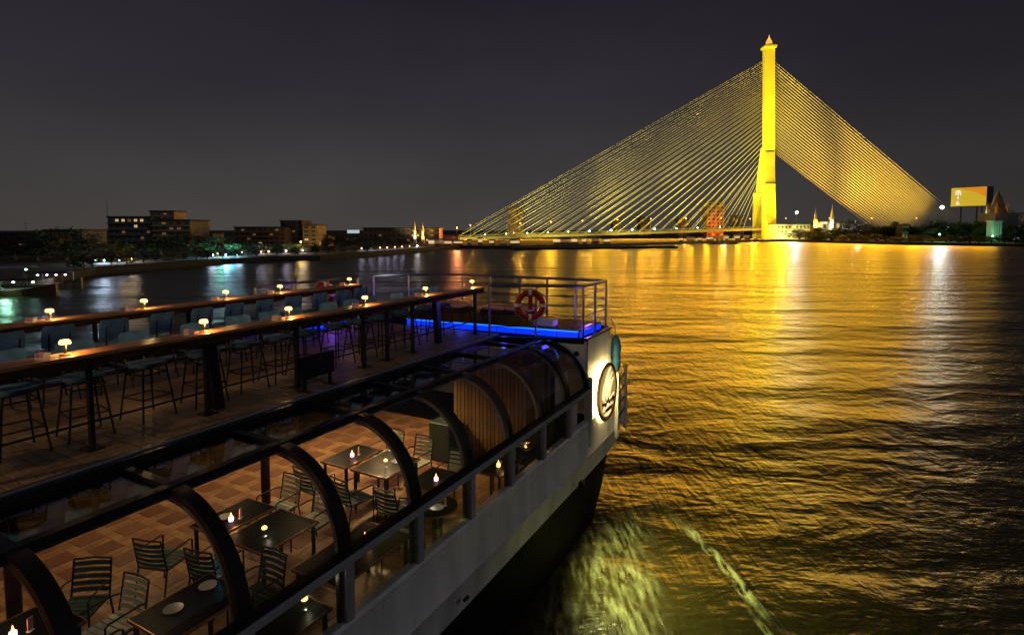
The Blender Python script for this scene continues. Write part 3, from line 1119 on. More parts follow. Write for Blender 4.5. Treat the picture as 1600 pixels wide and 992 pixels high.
# ------------------------------------------------------------------ trees of both banks
TL = [
    # px, Y, top, width, label, mat
    (20, 128, 364, 90, 'dark bushy tree at the left edge of the picture', 'leaf'),
    (58, 120, 380, 70, 'low dark tree above the moored boats', 'leaf'),
    (100, 128, 352, 90, 'tallest dark tree on the left bank, wide flat crown', 'leaf'),
    (140, 126, 372, 60, 'dark tree just left of the bank lamps', 'leaf'),
    (182, 138, 372, 62, 'dark tree below the grey block with the lit top floor', 'leaf'),
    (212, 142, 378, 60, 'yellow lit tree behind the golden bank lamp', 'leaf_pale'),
    (250, 150, 368, 76, 'dark tree below the balconied wing', 'leaf'),
    (296, 150, 362, 84, 'broad dark tree right of the balconied wing', 'leaf'),
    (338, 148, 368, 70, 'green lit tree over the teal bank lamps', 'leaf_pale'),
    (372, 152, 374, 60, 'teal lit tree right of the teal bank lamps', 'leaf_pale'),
    (408, 160, 378, 60, 'dark tree in front of the brown low block', 'leaf'),
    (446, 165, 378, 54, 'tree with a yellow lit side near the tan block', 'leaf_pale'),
    (478, 168, 384, 44, 'small dark tree under the golden lit wall', 'leaf'),
    (522, 205, 363, 40, 'round dark tree standing between the tan block and the white sign', 'leaf'),
    (562, 200, 372, 50, 'dark tree under the small white sign', 'leaf'),
    (596, 215, 368, 54, 'dark round tree in front of the long hall', 'leaf'),
    (625, 225, 373, 42, 'low tree just left of the two white spires', 'leaf'),
    (1250, 392, 357, 40, 'low dark tree at the foot of the yellow lit building', 'leaf'),
    (1300, 362, 358, 50, 'low wide tree below the tall white spire', 'leaf'),
    (1336, 366, 342, 42, 'taller dark tree left of the cable anchors', 'leaf'),
    (1368, 352, 352, 46, 'bushy dark tree under the back cables', 'leaf'),
    (1398, 345, 344, 36, 'dark tree beside the narrow yellow lit house', 'leaf'),
    (1436, 335, 350, 52, 'dark tree left of the brightest floodlight', 'leaf'),
    (1468, 334, 343, 60, 'big dark tree below the brightest floodlight', 'leaf'),
    (1502, 330, 346, 56, 'dark tree below the billboard', 'leaf'),
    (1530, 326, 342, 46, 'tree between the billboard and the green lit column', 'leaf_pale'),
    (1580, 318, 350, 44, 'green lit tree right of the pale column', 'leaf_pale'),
    (1610, 318, 345, 50, 'dark tree at the right edge of the picture', 'leaf'),
    (842, 390, 368, 26, 'dark tree under the left part of the bridge deck', 'leaf'),
    (905, 395, 369, 26, 'dark tree under the middle of the bridge deck', 'leaf'),
]
for i, (px, Y, pt, wd, lab, lm) in enumerate(TL):
    tree(px, Y, pt, wd * 1.25, lab, lm, 11 + i % 5, 'trees along the river banks')

k_ = 0
for px in (112, 128, 141, 172, 196, 222, 240, 262, 284, 305, 322, 346, 366, 386, 399, 432, 460, 492, 512, 534, 552, 574):
    Ys = shore_y(px) + rnd.uniform(1.5, 3.5)
    tree(px, Ys, 359 + (8 - GZ - rnd.uniform(1.6, 3.4)) * F / Ys, rnd.uniform(20, 34) * 110 / Ys, 'low dark bush on the edge of the left bank, %s from the left' % ORD[k_], 'leaf', 31 + k_ % 3, 'bushes along the left bank', name='bush')
    k_ += 1
RT = ((1262, 378, 361, 34), (1282, 372, 356, 36), (1318, 368, 354, 40), (1352, 360, 349, 44), (1384, 350, 351, 40), (1416, 345, 348, 46), (1452, 338, 349, 48), (1486, 335, 348, 48),
      (1518, 330, 350, 44), (1546, 326, 354, 36), (1596, 322, 352, 46), (1628, 322, 346, 50), (1660, 322, 350, 50))
for i, (px, Y, pt, wd) in enumerate(RT):
    tree(px, Y, pt, wd * 1.3, 'dark leafy tree in the thicket on the right bank, %s from the pylon' % ORD[i], 'leaf', 11 + (i + 2) % 5, 'trees along the river banks')
k_ = 0
for px in range(1262, 1640, 18):
    Ys = shore_y(px) + rnd.uniform(2.5, 6)
    tree(px + rnd.uniform(-4, 4), Ys, 359 + (8 - GZ - rnd.uniform(2.4, 5.0)) * F / Ys, rnd.uniform(26, 44), 'low dark bush on the edge of the right bank, %s from the pylon' % ORD[k_], 'leaf', 31 + k_ % 3, 'bushes along the right bank', name='bush')
    k_ += 1
# ------------------------------------------------------------------ lamps of the left bank and the quay under the bridge
LB = [
    (150, 410, 112, 'lamp_cyan', 9000, (0.62, 0.82, 1.0), 'cyan white lamp on the left bank, beside the slim tree stem'),
    (163, 412, 112, 'lamp_cyan', 26000, (0.62, 0.78, 1.0), 'brightest blue white lamp on the left bank below the grey block'),
    (187, 414, 114, 'lamp_white', 7000, (0.70, 0.75, 1.0), 'thin white lamp between the blue white and the golden bank lamps'),
    (206, 409, 118, 'lamp_gold', 20000, (1.0, 0.72, 0.45), 'golden lamp on the left bank in front of the yellow lit tree'),
    (333, 405, 136, 'lamp_cyan', 18000, (0.55, 0.80, 1.0), 'left one of the teal lamps at the bank bend'),
    (353, 403, 138, 'lamp_cyan', 32000, (0.45, 0.75, 1.0), 'brightest teal lamp at the bank bend'),
    (371, 405, 140, 'lamp_cyan', 14000, (0.55, 0.85, 1.0), 'right one of the teal lamps at the bank bend'),
    (378, 394, 144, 'lamp_warm', 0, (1, 0.8, 0.5), 'small pale warm lamp above the teal lamps'),
    (340, 396, 140, 'lamp_orange', 1500, (1, 0.5, 0.2), 'small orange lamp in the green lit tree'),
    (408, 394, 156, 'lamp_gold', 12000, (0.85, 0.75, 1.0), 'first golden lamp on the bank right of the teal lamps'),
    (420, 393, 158, 'lamp_gold', 3000, (1, 0.75, 0.4), 'second golden lamp on the bank right of the teal lamps'),
    (447, 392, 160, 'lamp_gold', 11000, (0.85, 0.75, 1.0), 'third golden lamp on the bank right of the teal lamps'),
    (470, 378, 163, 'lamp_gold', 16000, (1.0, 0.65, 0.12), 'yellow lamp lighting the tree beside the tan block'),
    (473, 391, 163, 'lamp_gold', 11000, (0.85, 0.75, 1.0), 'lowest golden lamp below the tan block'),
    (565, 388, 182, 'lamp_warm', 5000, (0.80, 0.72, 1.0), 'first lamp of the promenade row left of the spires'),
    (580, 388, 186, 'lamp_warm', 5000, (0.80, 0.72, 1.0), 'second lamp of the promenade row left of the spires'),
    (594, 387, 190, 'lamp_warm', 5000, (0.80, 0.72, 1.0), 'third lamp of the promenade row left of the spires'),
    (605, 387, 195, 'lamp_warm', 5000, (0.80, 0.72, 1.0), 'fourth lamp of the promenade row left of the spires'),
    (617, 386, 200, 'lamp_warm', 5000, (0.80, 0.72, 1.0), 'fifth lamp of the promenade row left of the spires'),
    (628, 386, 206, 'lamp_warm', 5000, (0.80, 0.72, 1.0), 'sixth lamp of the promenade row left of the spires'),
    (714, 356, 300, 'lamp_orange', 260000, (1.0, 0.30, 0.10), 'red orange beacon lamp at the left end of the cables'),
    (640, 385, 212, 'lamp_warm', 0, (1, .7, .4), 'seventh lamp of the promenade row, below the left spire'),
    (652, 384, 218, 'lamp_white', 20000, (.9, .85, .9), 'white lamp of the promenade row, below the right spire'),
]
for px, py, Y, bulb, pw, colr, lab in LB:
    make_lamp('shore_lamp', lab, px, py, Y + 3, bulb, pw * 0.9, colr, 'lamps on the left bank', 0.16 if Y < 150 else 0.24, toriver=False)
tl = point('assumed_tree_light', None, (at(345, 400, 143).x, 143, 2.2), 700, (0.05, 1.0, 0.55), 0.3)  # assumed lights without fixtures that colour the bank trees
tl = point('assumed_tree_light', None, (at(362, 400, 144).x, 144, 2.5), 700, (0.05, 0.7, 1.0), 0.3)
tl = point('assumed_tree_light', None, (at(212, 405, 137).x, 133, 2.5), 400, (1.0, 0.55, 0.05), 0.3)
# market stalls under the bridge: pale lit awnings
stx = [672, 684, 700, 716, 733, 750, 768, 786, 805, 870, 884, 896, 912, 930, 948, 1062, 1078, 1094, 1108, 1122, 1138, 1152, 1166, 1180]
scol = ['window_warm', 'window_cool', 'window_warm', 'window_dim', 'window_warm', 'window_dim', 'window_cool', 'window_dim']
stall0 = {}
for i, px in enumerate(stx):
    Y = shore_y(px) + 10
    p0 = at(px, 380, Y)
    t = thing('market_stall', 'small lit awning stall on the quay under the bridge, %s from the left' % ORD[i],
              'stall', (p0.x, Y + rnd.uniform(-3, 5), GZ), R(rnd.uniform(-15, 15)), 'lit stalls on the quay under the bridge')
    t.scale = (rnd.uniform(0.45, 1.25), 1, rnd.uniform(0.75, 1.2))
    k = scol[(i * 5 + i // 3) % len(scol)]
    if 'aw' not in stall0:
        m = MB()
        m.add([(-2.3, -1.6, 2.2), (2.3, -1.6, 2.2), (2.3, 0, 2.8), (-2.3, 0, 2.8), (2.3, 1.6, 2.2), (-2.3, 1.6, 2.2)], [(0, 1, 2, 3), (3, 2, 4, 5)])
        stall0['aw'] = m.build('awning', 'roof_pale', t)
        m = MB()
        for x in (-2.1, 2.1):
            for y in (-1.5, 1.5):
                m.tube([(x, y, 0), (x, y, 2.19)], 0.05, 5)
        stall0['post'] = m.build('support', 'dark_steel', t)
    else:
        inst(stall0['aw'], 'awning', t)
        inst(stall0['post'], 'support', t)
    if k not in stall0:
        m = MB()
        m.box(-1.9, 1.9, 0.6, 0.7, 0.9, 2.0)
        stall0[k] = m.build('lit_panel', k, t)
    else:
        inst(stall0[k], 'lit_panel', t)
    m = stall0.get('counter')
    if m is None:
        m = MB()
        m.box(-1.9, 1.9, -1.3, -0.6, 0, 0.9)
        stall0['counter'] = m.build('counter', 'wall_brown', t)
    else:
        inst(m, 'counter', t)


def river_boat(label, px, py, L, yaw, roofm, lampm, power, lcol, lamps=2, group=None, hgt=2.3, name='moored_boat'):
    p = on_water(px, py)
    t = thing(name, label, 'boat', (p.x, p.y, 0), yaw, group)
    m = MB()
    rings = []
    for s in (-1, -0.85, -0.4, 0.3, 0.75, 0.93, 1.0):
        w_ = 1.5 * (1 - max(0, s - 0.2) ** 2 * 1.3) * (1 if s > -0.95 else 0.75)
        w_ = max(0.12, w_)
        zt_ = 0.8 + 0.7 * max(0, s) ** 2
        rings.append([(s * L / 2, -w_ * 0.6, -0.4), (s * L / 2, -w_, zt_), (s * L / 2, w_, zt_), (s * L / 2, w_ * 0.6, -0.4)])
    loft(m, rings)
    m.build('hull', 'boat_hull', t)
    m = MB()
    m.grid([[(-L * 0.42, y, hgt + 0.25 * (1 - (y / 1.5) ** 2)) for y in (-1.5, -0.8, 0, 0.8, 1.5)], [(L * 0.28, y, hgt + 0.25 * (1 - (y / 1.5) ** 2)) for y in (-1.5, -0.8, 0, 0.8, 1.5)]])
    m.build('canopy', roofm, t)
    m = MB()
    for x in (-0.4, -0.1, 0.25):
        for y in (-1.35, 1.35):
            m.tube([(x * L, y, 0.7), (x * L, y, hgt + 0.02)], 0.05, 5)
    m.build('canopy_post', 'dark_steel', t)
    for k in range(lamps):
        m = MB()
        x = -L * 0.3 + L * 0.5 * k / max(1, lamps - 1)
        m.lathe([(0.05, -0.1), (0.17, 0), (0.02, 0.12)], (x, 0, hgt - 0.25), 8)
        m.build('cabin_lamp', lampm, t)
    if power:
        point('lamp_light', t, (0, -1.9, hgt - 0.4), power, lcol, 0.2)
    return t


river_boat('moored boat with a pale flat canopy at the left edge', 14, 452, 11, R(8), 'roof_pale', 'lamp_green', 100, (0.5, 1.0, 0.7), 2, 'boats moored at the left bank', 2.9)
river_boat('dark moored boat with a green lit canopy at the left edge', 28, 462, 9, R(5), 'roof_dark', 'lamp_cyan', 250, (0.4, 1.0, 0.65), 3, 'boats moored at the left bank', 1.9)
river_boat('moored boat with blue white cabin lamps right of the green lit boat', 86, 452, 6.5, R(12), 'roof_dark', 'lamp_violet', 400, (0.6, 0.75, 1.0), 4, 'boats moored at the left bank', 2.2)
river_boat('small lit boat moored below the golden pylon', 1130, 381.5, 16, R(4), 'roof_pale', 'lamp_warm', 2500, (1, 0.8, 0.6), 4, None, 2.8)
t = thing('floating_pontoon', 'long dark grey pontoon along the quay under the bridge', 'pontoon', (on_water(930, 388).x, on_water(930, 388).y - 6, 0), R(18))
m = MB()
m.box(-38, 38, -2.5, 2.5, -0.5, 1.0, 0.3)
m.build('float', 'quay', t)
m = MB()
for x in range(-36, 37, 6):
    m.tube([(x, -2.3, 1.0), (x, -2.3, 2.0)], 0.05, 5)
m.bar((-36, -2.3, 2.0), (36, -2.3, 2.0), 0.06, 0.06)
m.build('handrail', 'steel', t)
# ------------------------------------------------------------------ the river cruise boat
TH = R(28.25)
PHI = R(90) - TH
S0, A0 = 4.0, 8.9           # boat frame: s runs to the bow, a to port


def BW(s, a, z):
    return Vector((s * math.sin(TH) - a * math.cos(TH), s * math.cos(TH) + a * math.sin(TH), z))


boat = thing('river_cruise_boat', 'white river cruise boat with a glass roofed saloon and a wooden upper deck', 'boat', BW(S0, A0, 0), PHI)
BO = (S0, A0, 0)
ZD, ZF, ZR, ZS, ZG = 5.45, 3.0, 4.31, 3.54, 5.40     # deck, saloon floor, rail, sill, glass roof
AE, AK, AR = 6.86, 5.68, 4.60                        # deck edge, knee, rail
AM = 2 * A0                                          # mirror


def prt(mb, name, mats, smooth=False, parent=None):
    return mb.build(name, mats, parent or boat, BO, smooth)


# hull shell: stations (s, starboard offset), mirrored
ST = [(-9, 4.62), (-4, 4.6), (2, 4.6), (8, 4.6), (12.4, 4.63), (14.15, 4.66), (15.2, 4.70), (15.75, 4.95), (16.15, 5.7), (16.4, 7.0), (16.5, 8.9)]


def ring(z, ins):
    r = []
    for s, a in ST:
        k = max(0.0, (s - 12.4) / 4.1)
        r.append((s - ins * 1.4 * k, min(8.9, a + ins), z))
    return r


def shell(mb, zs):
    for mir in (False, True):
        rows_ = []
        for z, ins in zs:
            r = ring(z, ins)
            if mir:
                r = [(s, AM - a, zz) for s, a, zz in r]
            rows_.append(r)
        mb.grid(rows_ if mir else [r[::-1] for r in rows_])


m = MB()
shell(m, [(2.08, 0.12), (2.62, 0.02), (2.72, -0.05), (2.80, -0.03), (ZS - 0.12, 0.0), (ZS - 0.04, -0.03), (ZS, 0.0), (ZS, 0.12)])
prt(m, 'hull_side', 'hull_white', True)
for s_ in (2.6, 5.2, 7.8, 10.4, 12.95):
    m = MB()
    q0 = [a_ for (s0_, a0_), (s1_, a1_) in zip(ST, ST[1:]) if s0_ <= s_ < s1_ for a_ in [a0_ + (a1_ - a0_) * (s_ - s0_) / (s1_ - s0_)]][0]
    m.box(s_ - 0.006, s_ + 0.006, q0 - 0.005, q0 + 0.03, 2.84, ZS - 0.14)
    prt(m, 'plate_seam', 'grey_paint')
m = MB()
shell(m, [(2.085, 0.13), (1.9, 0.30), (0.9, 0.42), (0.0, 0.6), (-1.0, 1.0)])
prt(m, 'hull_bottom', 'hull_dark', True)
m = MB()
m.prism([(s, a) for s, a, _ in ring(0, 0.3)] + [(s, AM - a) for s, a, _ in ring(0, 0.3)][::-1], ZF - 0.12, ZF - 0.02)
prt(m, 'saloon_floor_base', 'hull_dark')
m = MB()
m.prism([(-8, 4.75), (12.0, 4.75), (12.0, 13.0), (-8, 13.0)], ZF - 0.015, ZF)
sfloor = prt(m, 'saloon_floor', 'floor_cream')
# floor inlays: dark timber tiles standing a little proud
tile_mb = MB()
tile_mb.box(-0.185, 0.185, -0.17, 0.17, 0.0, 0.006)
tile0 = None
for i in range(0, 21):
    for j in range(0, 13):
        s = 0.9 + i * 0.53
        a = 4.98 + j * 0.56 + (0.28 if i % 2 else 0)
        if s > 10.1 and a < 7.3:
            continue
        if tile0 is None:
            tile0 = tile_mb.build('floor_tile', 'floor_dark', sfloor)
            o = tile0
        else:
            o = inst(tile0, 'floor_tile', sfloor)
        o.location = (s - S0, a - A0, ZF + 0.001)
        o.rotation_euler = (0, 0, R(rnd.uniform(-1, 1)))
# thin seams between the cream boards
m = MB()
for i in range(46):
    s = 0.64 + i * 0.26
    if s < 12:
        m.box(s - 0.004, s + 0.004, 4.76, 12.7, ZF + 0.0005, ZF + 0.0025)
for j in range(28):
    a = 4.70 + j * 0.28
    m.box(-2, 12, a - 0.004, a + 0.004, ZF + 0.0005, ZF + 0.003)
prt(m, 'floor_seams', 'floor_dark', parent=sfloor)

# upper deck: slab, planks, coaming
m = MB()
DPOLY = [(-8, AE - 0.06), (11.55, AE - 0.06), (12.42, 4.76), (14.1, 4.76), (14.1, AM - 4.76), (12.42, AM - 4.76), (11.55, AM - AE + 0.06), (-8, AM - AE + 0.06)]
m.prism(DPOLY, ZD - 0.16, ZD - 0.03)
prt(m, 'upper_deck_slab', 'hull_dark')
pl0 = {}
npl = 0
s = -1.6
while s < 12.1:
    a0, a1 = AE, AM - AE
    if s > 11.4:
        k = min(1, (s + 0.14 - 11.55) / 0.87)
        a0 = AE - max(0, k) * 0.0
    if 'p' not in pl0:
        mb = MB()
        mb.box(0.004, 0.136, AE - A0, AM - AE - A0, 0.0, 0.03, 0.006)
        pl0['p'] = mb.build('deck_plank', 'deck_wood', boat)
        o = pl0['p']
    else:
        o = inst(pl0['p'], 'deck_plank', boat)
    o.location = (s - S0, 0, ZD - 0.029 + rnd.uniform(-0.0015, 0.0015))
    s += 0.14
m = MB()
m.prism([(12.12, AE - 1.15), (12.5, 4.80), (12.42, 4.80), (11.6, AE)], ZD - 0.03, ZD - 0.004)
prt(m, 'deck_corner', 'deck_wood')
for sgn in (0, 1):
    f_ = (lambda a: a) if not sgn else (lambda a: AM - a)

    def bx(mb, s0, s1, a0, a1, z0, z1, bev=0.0):
        q0, q1 = sorted((f_(a0), f_(a1)))
        mb.box(s0, s1, q0, q1, z0, z1, bev)
    m = MB()
    bx(m, -8, 11.5, AE - 0.26, AE - 0.004, ZD - 0.17, ZD + 0.035, 0.02)
    prt(m, 'deck_coaming', 'black_paint')
    m = MB()
    bx(m, -8, 11.5, AE - 0.14, AE - 0.105, ZD + 0.036, ZD + 0.055)
    prt(m, 'coaming_strip', 'grey_paint')
    # lengthwise beam at the knee and the side rail
    m = MB()
    bx(m, -8, 12.0, AK - 0.07, AK + 0.07, ZG - 0.07, ZG + 0.045, 0.015)
    prt(m, 'knee_beam', 'black_paint')
    m = MB()
    bx(m, -8, 12.35, AR - 0.035, AR + 0.11, ZR - 0.06, ZR + 0.05, 0.012)
    prt(m, 'side_rail', 'black_paint')
    m = MB()
    bx(m, -8, 12.36, AR - 0.075, AR - 0.037, ZR - 0.07, ZR + 0.02, 0.008)
    prt(m, 'rail_lip', 'grey_paint')
    # arches and rafters
    am = MB()

    def arch_pts(n_=14):
        return [(AK - (AK - AR - 0.04) * math.sin(math.pi / 2 * k / n_), ZR + (ZG - ZR) * math.cos(math.pi / 2 * k / n_)) for k in range(n_ + 1)]
    ap = arch_pts()
    hw, dp = 0.07, 0.075
    outer, inner = [], []
    for i, (a, z) in enumerate(ap):
        q = math.pi / 2 * i / (len(ap) - 1)
        nrm = (-math.sin(q), math.cos(q))
        outer.append((a + nrm[0] * 0.03, z + nrm[1] * 0.03))
        inner.append((a - nrm[0] * (dp - 0.03), z - nrm[1] * (dp - 0.03)))
    vs_, fs_ = [], []
    for (oa, oz), (ia, iz) in zip(outer, inner):
        oa, ia = f_(oa) - A0, f_(ia) - A0
        vs_ += [(-hw, oa, oz), (hw, oa, oz), (hw, ia, iz), (-hw, ia, iz)]
    for i in range(len(ap) - 1):
        for k in range(4):
            fs_.append((i * 4 + k, i * 4 + (k + 1) % 4, i * 4 + 4 + (k + 1) % 4, i * 4 + 4 + k))
    fs_ += [(0, 1, 2, 3), tuple(len(vs_) - 4 + k for k in (3, 2, 1, 0))]
    am.add(vs_, fs_)
    lm_ = MB()
    vs_, fs_ = [], []
    for i, (a, z) in enumerate(ap):
        q = math.pi / 2 * i / (len(ap) - 1)
        nx, nz_ = -math.sin(q), math.cos(q)
        for x, dd in ((-0.05, 0.047), (0.05, 0.047), (0.05, 0.115), (-0.05, 0.115)):
            vs_.append((x, f_(a - nx * dd) - A0, z - nz_ * dd))
    for i in range(len(ap) - 1):
        for k in range(4):
            fs_.append((i * 4 + k, i * 4 + (k + 1) % 4, i * 4 + 4 + (k + 1) % 4, i * 4 + 4 + k))
    fs_ += [(0, 1, 2, 3), tuple(len(vs_) - 4 + k for k in (3, 2, 1, 0))]
    lm_.add(vs_, fs_)
    rf = MB()
    q0, q1 = sorted((f_(AK + 0.071) - A0, f_(AE - 0.261) - A0))
    rf.box(-0.05, 0.05, q0, q1, ZG - 0.06, ZG + 0.04)
    pz = MB()
    q0, q1 = sorted((f_(AR - 0.035) - A0, f_(AR + 0.05) - A0))
    pz.box(-0.065, 0.065, q0, q1, ZS + 0.002, ZR - 0.071, 0.01)
    q0, q1 = sorted((f_(AR + 0.051) - A0, f_(AR + 0.10) - A0))
    pi_ = MB()
    pi_.box(-0.10, -0.055, q0, q1, ZS + 0.002, ZR - 0.061)
    a_o = r_o = p_o = None
    SA = [-1.93, -0.62, 0.70, 2.01, 3.32, 4.63, 5.94, 7.25, 8.56, 9.87, 11.18]
    for s in SA:
        if a_o is None:
            a_o = am.build('arch_frame', 'black_paint', boat, smooth=True)
            l_o = lm_.build('arch_liner', 'grey_paint', a_o, smooth=True)
            r_o = rf.build('roof_rafter', 'black_paint', boat)
            p_o = pz.build('window_post', 'grey_paint', boat)
            pp_ = pi_.build('window_jamb', 'black_paint', p_o)
            oo = (a_o, r_o, p_o)
        else:
            oo = (inst(a_o, 'arch_frame', boat), inst(r_o, 'roof_rafter', boat), inst(p_o, 'window_post', boat))
            inst(pp_, 'window_jamb', oo[2])
            inst(l_o, 'arch_liner', oo[0])
        for o in oo:
            o.location = (s - S0, 0, 0)
    # glass
    gl = MB()
    q0, q1 = sorted((f_(AK + 0.05) - A0, f_(AE - 0.255) - A0))
    L = 1.31 - 0.10
    gl.box(0.05, 0.05 + L, q0, q1, ZG - 0.012, ZG - 0.002)
    gc = MB()
    gc.grid([[(x, f_(a) - A0, z) for x in ((0.071, 1.239) if not sgn else (1.239, 0.071))] for a, z in ap])
    gw = MB()
    q0, q1 = sorted((f_(AR + 0.02) - A0, f_(AR + 0.028) - A0))
    gw.box(0.066, 1.244, q0, q1, ZS, ZR - 0.06)
    g_o = None
    for s in SA[:-1]:
        if g_o is None:
            g_o = [gl.build('roof_pane', 'roof_glass', boat), gc.build('curved_pane', 'clear_glass', boat, smooth=True), gw.build('window_pane', 'clear_glass', boat)]
            oo = g_o
        else:
            oo = [inst(o, nm, boat) for o, nm in zip(g_o, ('roof_pane', 'curved_pane', 'window_pane'))]
        for o in oo:
            o.location = (s - S0, 0, 0)
    # last pane run up to the slanting bow wall
    m = MB()
    e0, e1 = 11.25, (11.62, 12.02, 12.36)
    pts_t = [(AE - 0.26, ZG - 0.005, e1[0]), (AK, ZG - 0.005, e1[1])]
    rowl = []
    for a, z, e in pts_t + [(aa, zz, e1[1] + (e1[2] - e1[1]) * i / 14) for i, (aa, zz) in enumerate(ap)][1:]:
        rowl.append([(e0, f_(a), z), (e, f_(a), z)])
    m.grid(rowl)
    prt(m, 'end_pane', 'clear_glass')
    m = MB()
    pts_ = [(11.60, f_(AE - 0.26), ZG)] + [(e1[1] - 0.04 + (e1[2] - e1[1]) * i / 14, f_(aa + 0.02), zz) for i, (aa, zz) in enumerate(ap)]
    m.tube(pts_, 0.065, 8)
    prt(m, 'end_frame', 'black_paint', True)

    # slanting bow wall and side wall with the emblem
    m = MB()
    # wall between the curved frame and the deck edge
    wl = []
    for i, (aa, zz) in enumerate(ap):
        e = e1[1] + 0.03 + (e1[2] - e1[1]) * i / 14
        tt = i / 14
        topa = AK - (AK - 4.70) * tt
        tops = 12.05 + (12.42 - 12.05) * tt
        wl.append([(e, f_(aa), zz), (tops + 0.03, f_(topa), ZD - 0.035)])
    m.grid(wl if sgn else [r[::-1] for r in wl])
    prt(m, 'slanting_wall', 'hull_white')
    m = MB()
    seg = [(12.40, 4.66), (12.9, 4.68), (13.5, 4.69), (14.16, 4.70), (14.28, 4.84), (14.3, 5.2), (14.3, 8.9)]
    rws = []
    for z in (ZS - 0.7, ZS + 0.3, ZD - 0.5, ZD - 0.02):
        k = -0.10 * (ZD - z) / 2.0
        rws.append([(s + (-k * 0.8 if s > 14 else 0), f_(a), z) for s, a in seg])
    m.grid(rws if sgn else [r[::-1] for r in rws])
    prt(m, 'bow_wall', 'hull_white', True)
    m = MB()
    pth = [(11.5, f_(AE - 0.04), ZD + 0.0), (12.42, f_(4.70), ZD + 0.0), (14.2, f_(4.72), ZD + 0.0), (14.28, f_(4.9), ZD), (14.28, f_(8.9), ZD)]
    m.tube(pth, 0.045, 6)
    prt(m, 'deck_edge_trim', 'black_paint')
    m = MB()
    m.box(12.36, 12.46, min(f_(4.55), f_(4.72)), max(f_(4.55), f_(4.72)), ZS - 0.6, ZR + 0.25, 0.01)
    prt(m, 'corner_pillar', 'hull_white')
# wall fittings
m = MB()
m.lathe([(0.055, 0), (0.06, 0.05), (0.03, 0.08)], (0, 0, 0), 10)
o = m.build('wall_fitting', 'dark_steel', boat)
o.location = (12.32 - S0, 4.92 - A0, 5.12)
o.rotation_euler = (0, R(-90), R(30))
m = MB()
m.add([(10.0, 4.60, 3.02), (10.45, 4.60, 2.80), (10.45, 4.36, 2.80), (10.0, 4.58, 2.80)], [(0, 1, 2), (0, 2, 3), (1, 0, 3), (3, 2, 1)])
prt(m, 'hull_fairlead', 'hull_white')
m = MB()
m.tube([(6.9, 4.52, 2.45), (7.0, 4.52, 2.45)], 0.03, 6)
prt(m, 'hull_drain', 'dark_steel')

# saloon ceiling and inner structures
m = MB()
m.prism([(-8, AE - 0.02), (11.9, AE - 0.02), (11.9, AM - AE), (-8, AM - AE)], ZD - 0.21, ZD - 0.172)
prt(m, 'saloon_ceiling', 'bar_dark')
enc = []
m = MB()
m.box(10.34, 12.0, 5.20, 7.0, ZF + 0.003, ZD - 0.22)
core = prt(m, 'stair_enclosure', 'bar_dark')
sl = MB()
sl.box(-0.022, -0.001, -0.043, 0.043, 0, ZD - 0.25 - ZF, 0.006)
s_o = None
for k in range(19):
    a = 5.25 + k * 0.095
    if s_o is None:
        s_o = sl.build('wall_slat', 'slat_wood', core)
        o = s_o
    else:
        o = inst(s_o, 'wall_slat', core)
    o.location = (10.339 - S0, a - A0, ZF + 0.004)
for k in range(17):
    o = inst(s_o, 'wall_slat', core)
    o.location = (10.39 + k * 0.095 - S0, 5.199 - A0, ZF + 0.004)
    o.rotation_euler = (0, 0, R(90))
for s in (3.0, 6.6):
    m = MB()
    m.tube([(s, 8.5, ZF), (s, 8.5, ZD - 0.22)], 0.08, 10)
    prt(m, 'saloon_column', 'bar_dark', True)
m = MB()
m.box(-4, 12, 12.8, 12.9, ZF + 0.003, ZS)
prt(m, 'saloon_lining', 'slat_wood')

# assumed warm ceiling lamps of the saloon, added out of view to light it
dl = MB()
dl.lathe([(0.10, 0.0), (0.11, -0.03), (0.07, -0.035), (0.0, -0.03)], (0, 0, 0), 12)
d_o = None
for s, a, pw in ((1.4, 7.6, 15), (4.2, 8.0, 17), (6.9, 8.0, 26), (9.3, 8.2, 230), (9.2, 9.6, 80), (11.6, 7.9, 25), (3.0, 10.2, 30), (5.5, 10.6, 40), (7.6, 10.8, 45), (1.0, 10.4, 25)):
    if d_o is None:
        d_o = dl.build('assumed_ceiling_lamp', 'lamp_warm', boat)
        o = d_o
    else:
        o = inst(d_o, 'assumed_ceiling_lamp', boat)
    o.location = (s - S0, a - A0, ZD - 0.212)
    sp = spot('lamp_light', boat, (s - S0, a - A0, ZD - 0.30), (s - S0, a - A0 - 0.25, ZF), pw, (1.0, 0.62, 0.27), 150, 0.6, 0.08)

# bow: raised platform with the blue lit riser
m = MB()
m.prism([(12.10, 9.7), (12.46, 4.92), (14.05, 4.92), (14.05, AM - 4.92), (12.46, AM - 4.92)], ZD - 0.004, ZD + 0.17)
plat = prt(m, 'bow_platform', 'bar_dark')
v = Vector((12.46 - 12.10, 4.92 - 9.7, 0))
m = MB()
nn = Vector((v.y, -v.x, 0)).normalized() * 0.02
pa, pb = Vector((12.10, 9.7, 0)) + nn, Vector((12.46, 4.92, 0)) + nn
npan = 9
for k in range(npan):
    q0 = pa.lerp(pb, (k + 0.02) / npan)
    q1 = pa.lerp(pb, (k + 0.98) / npan)
    mb = MB()
    mb.bar((q0.x, q0.y, ZD + 0.07), (q1.x, q1.y, ZD + 0.07), 0.02, 0.13)
    prt(mb, 'lit_panel', 'led_blue', parent=plat)
m.bar((pa.x, pa.y, ZD + 0.155), (pb.x, pb.y, ZD + 0.155), 0.025, 0.03)
prt(m, 'led_strip', 'led_cyan', parent=plat)
m = MB()
m.bar((12.5, 4.90, ZD + 0.08), (13.95, 4.90, ZD + 0.08), 0.02, 0.14)
prt(m, 'lit_panel', 'led_blue', parent=plat)
m = MB()
m.bar((11.2, 10.75, ZD + 0.14), (9.3, 10.75, ZD + 0.14), 0.03, 0.10)
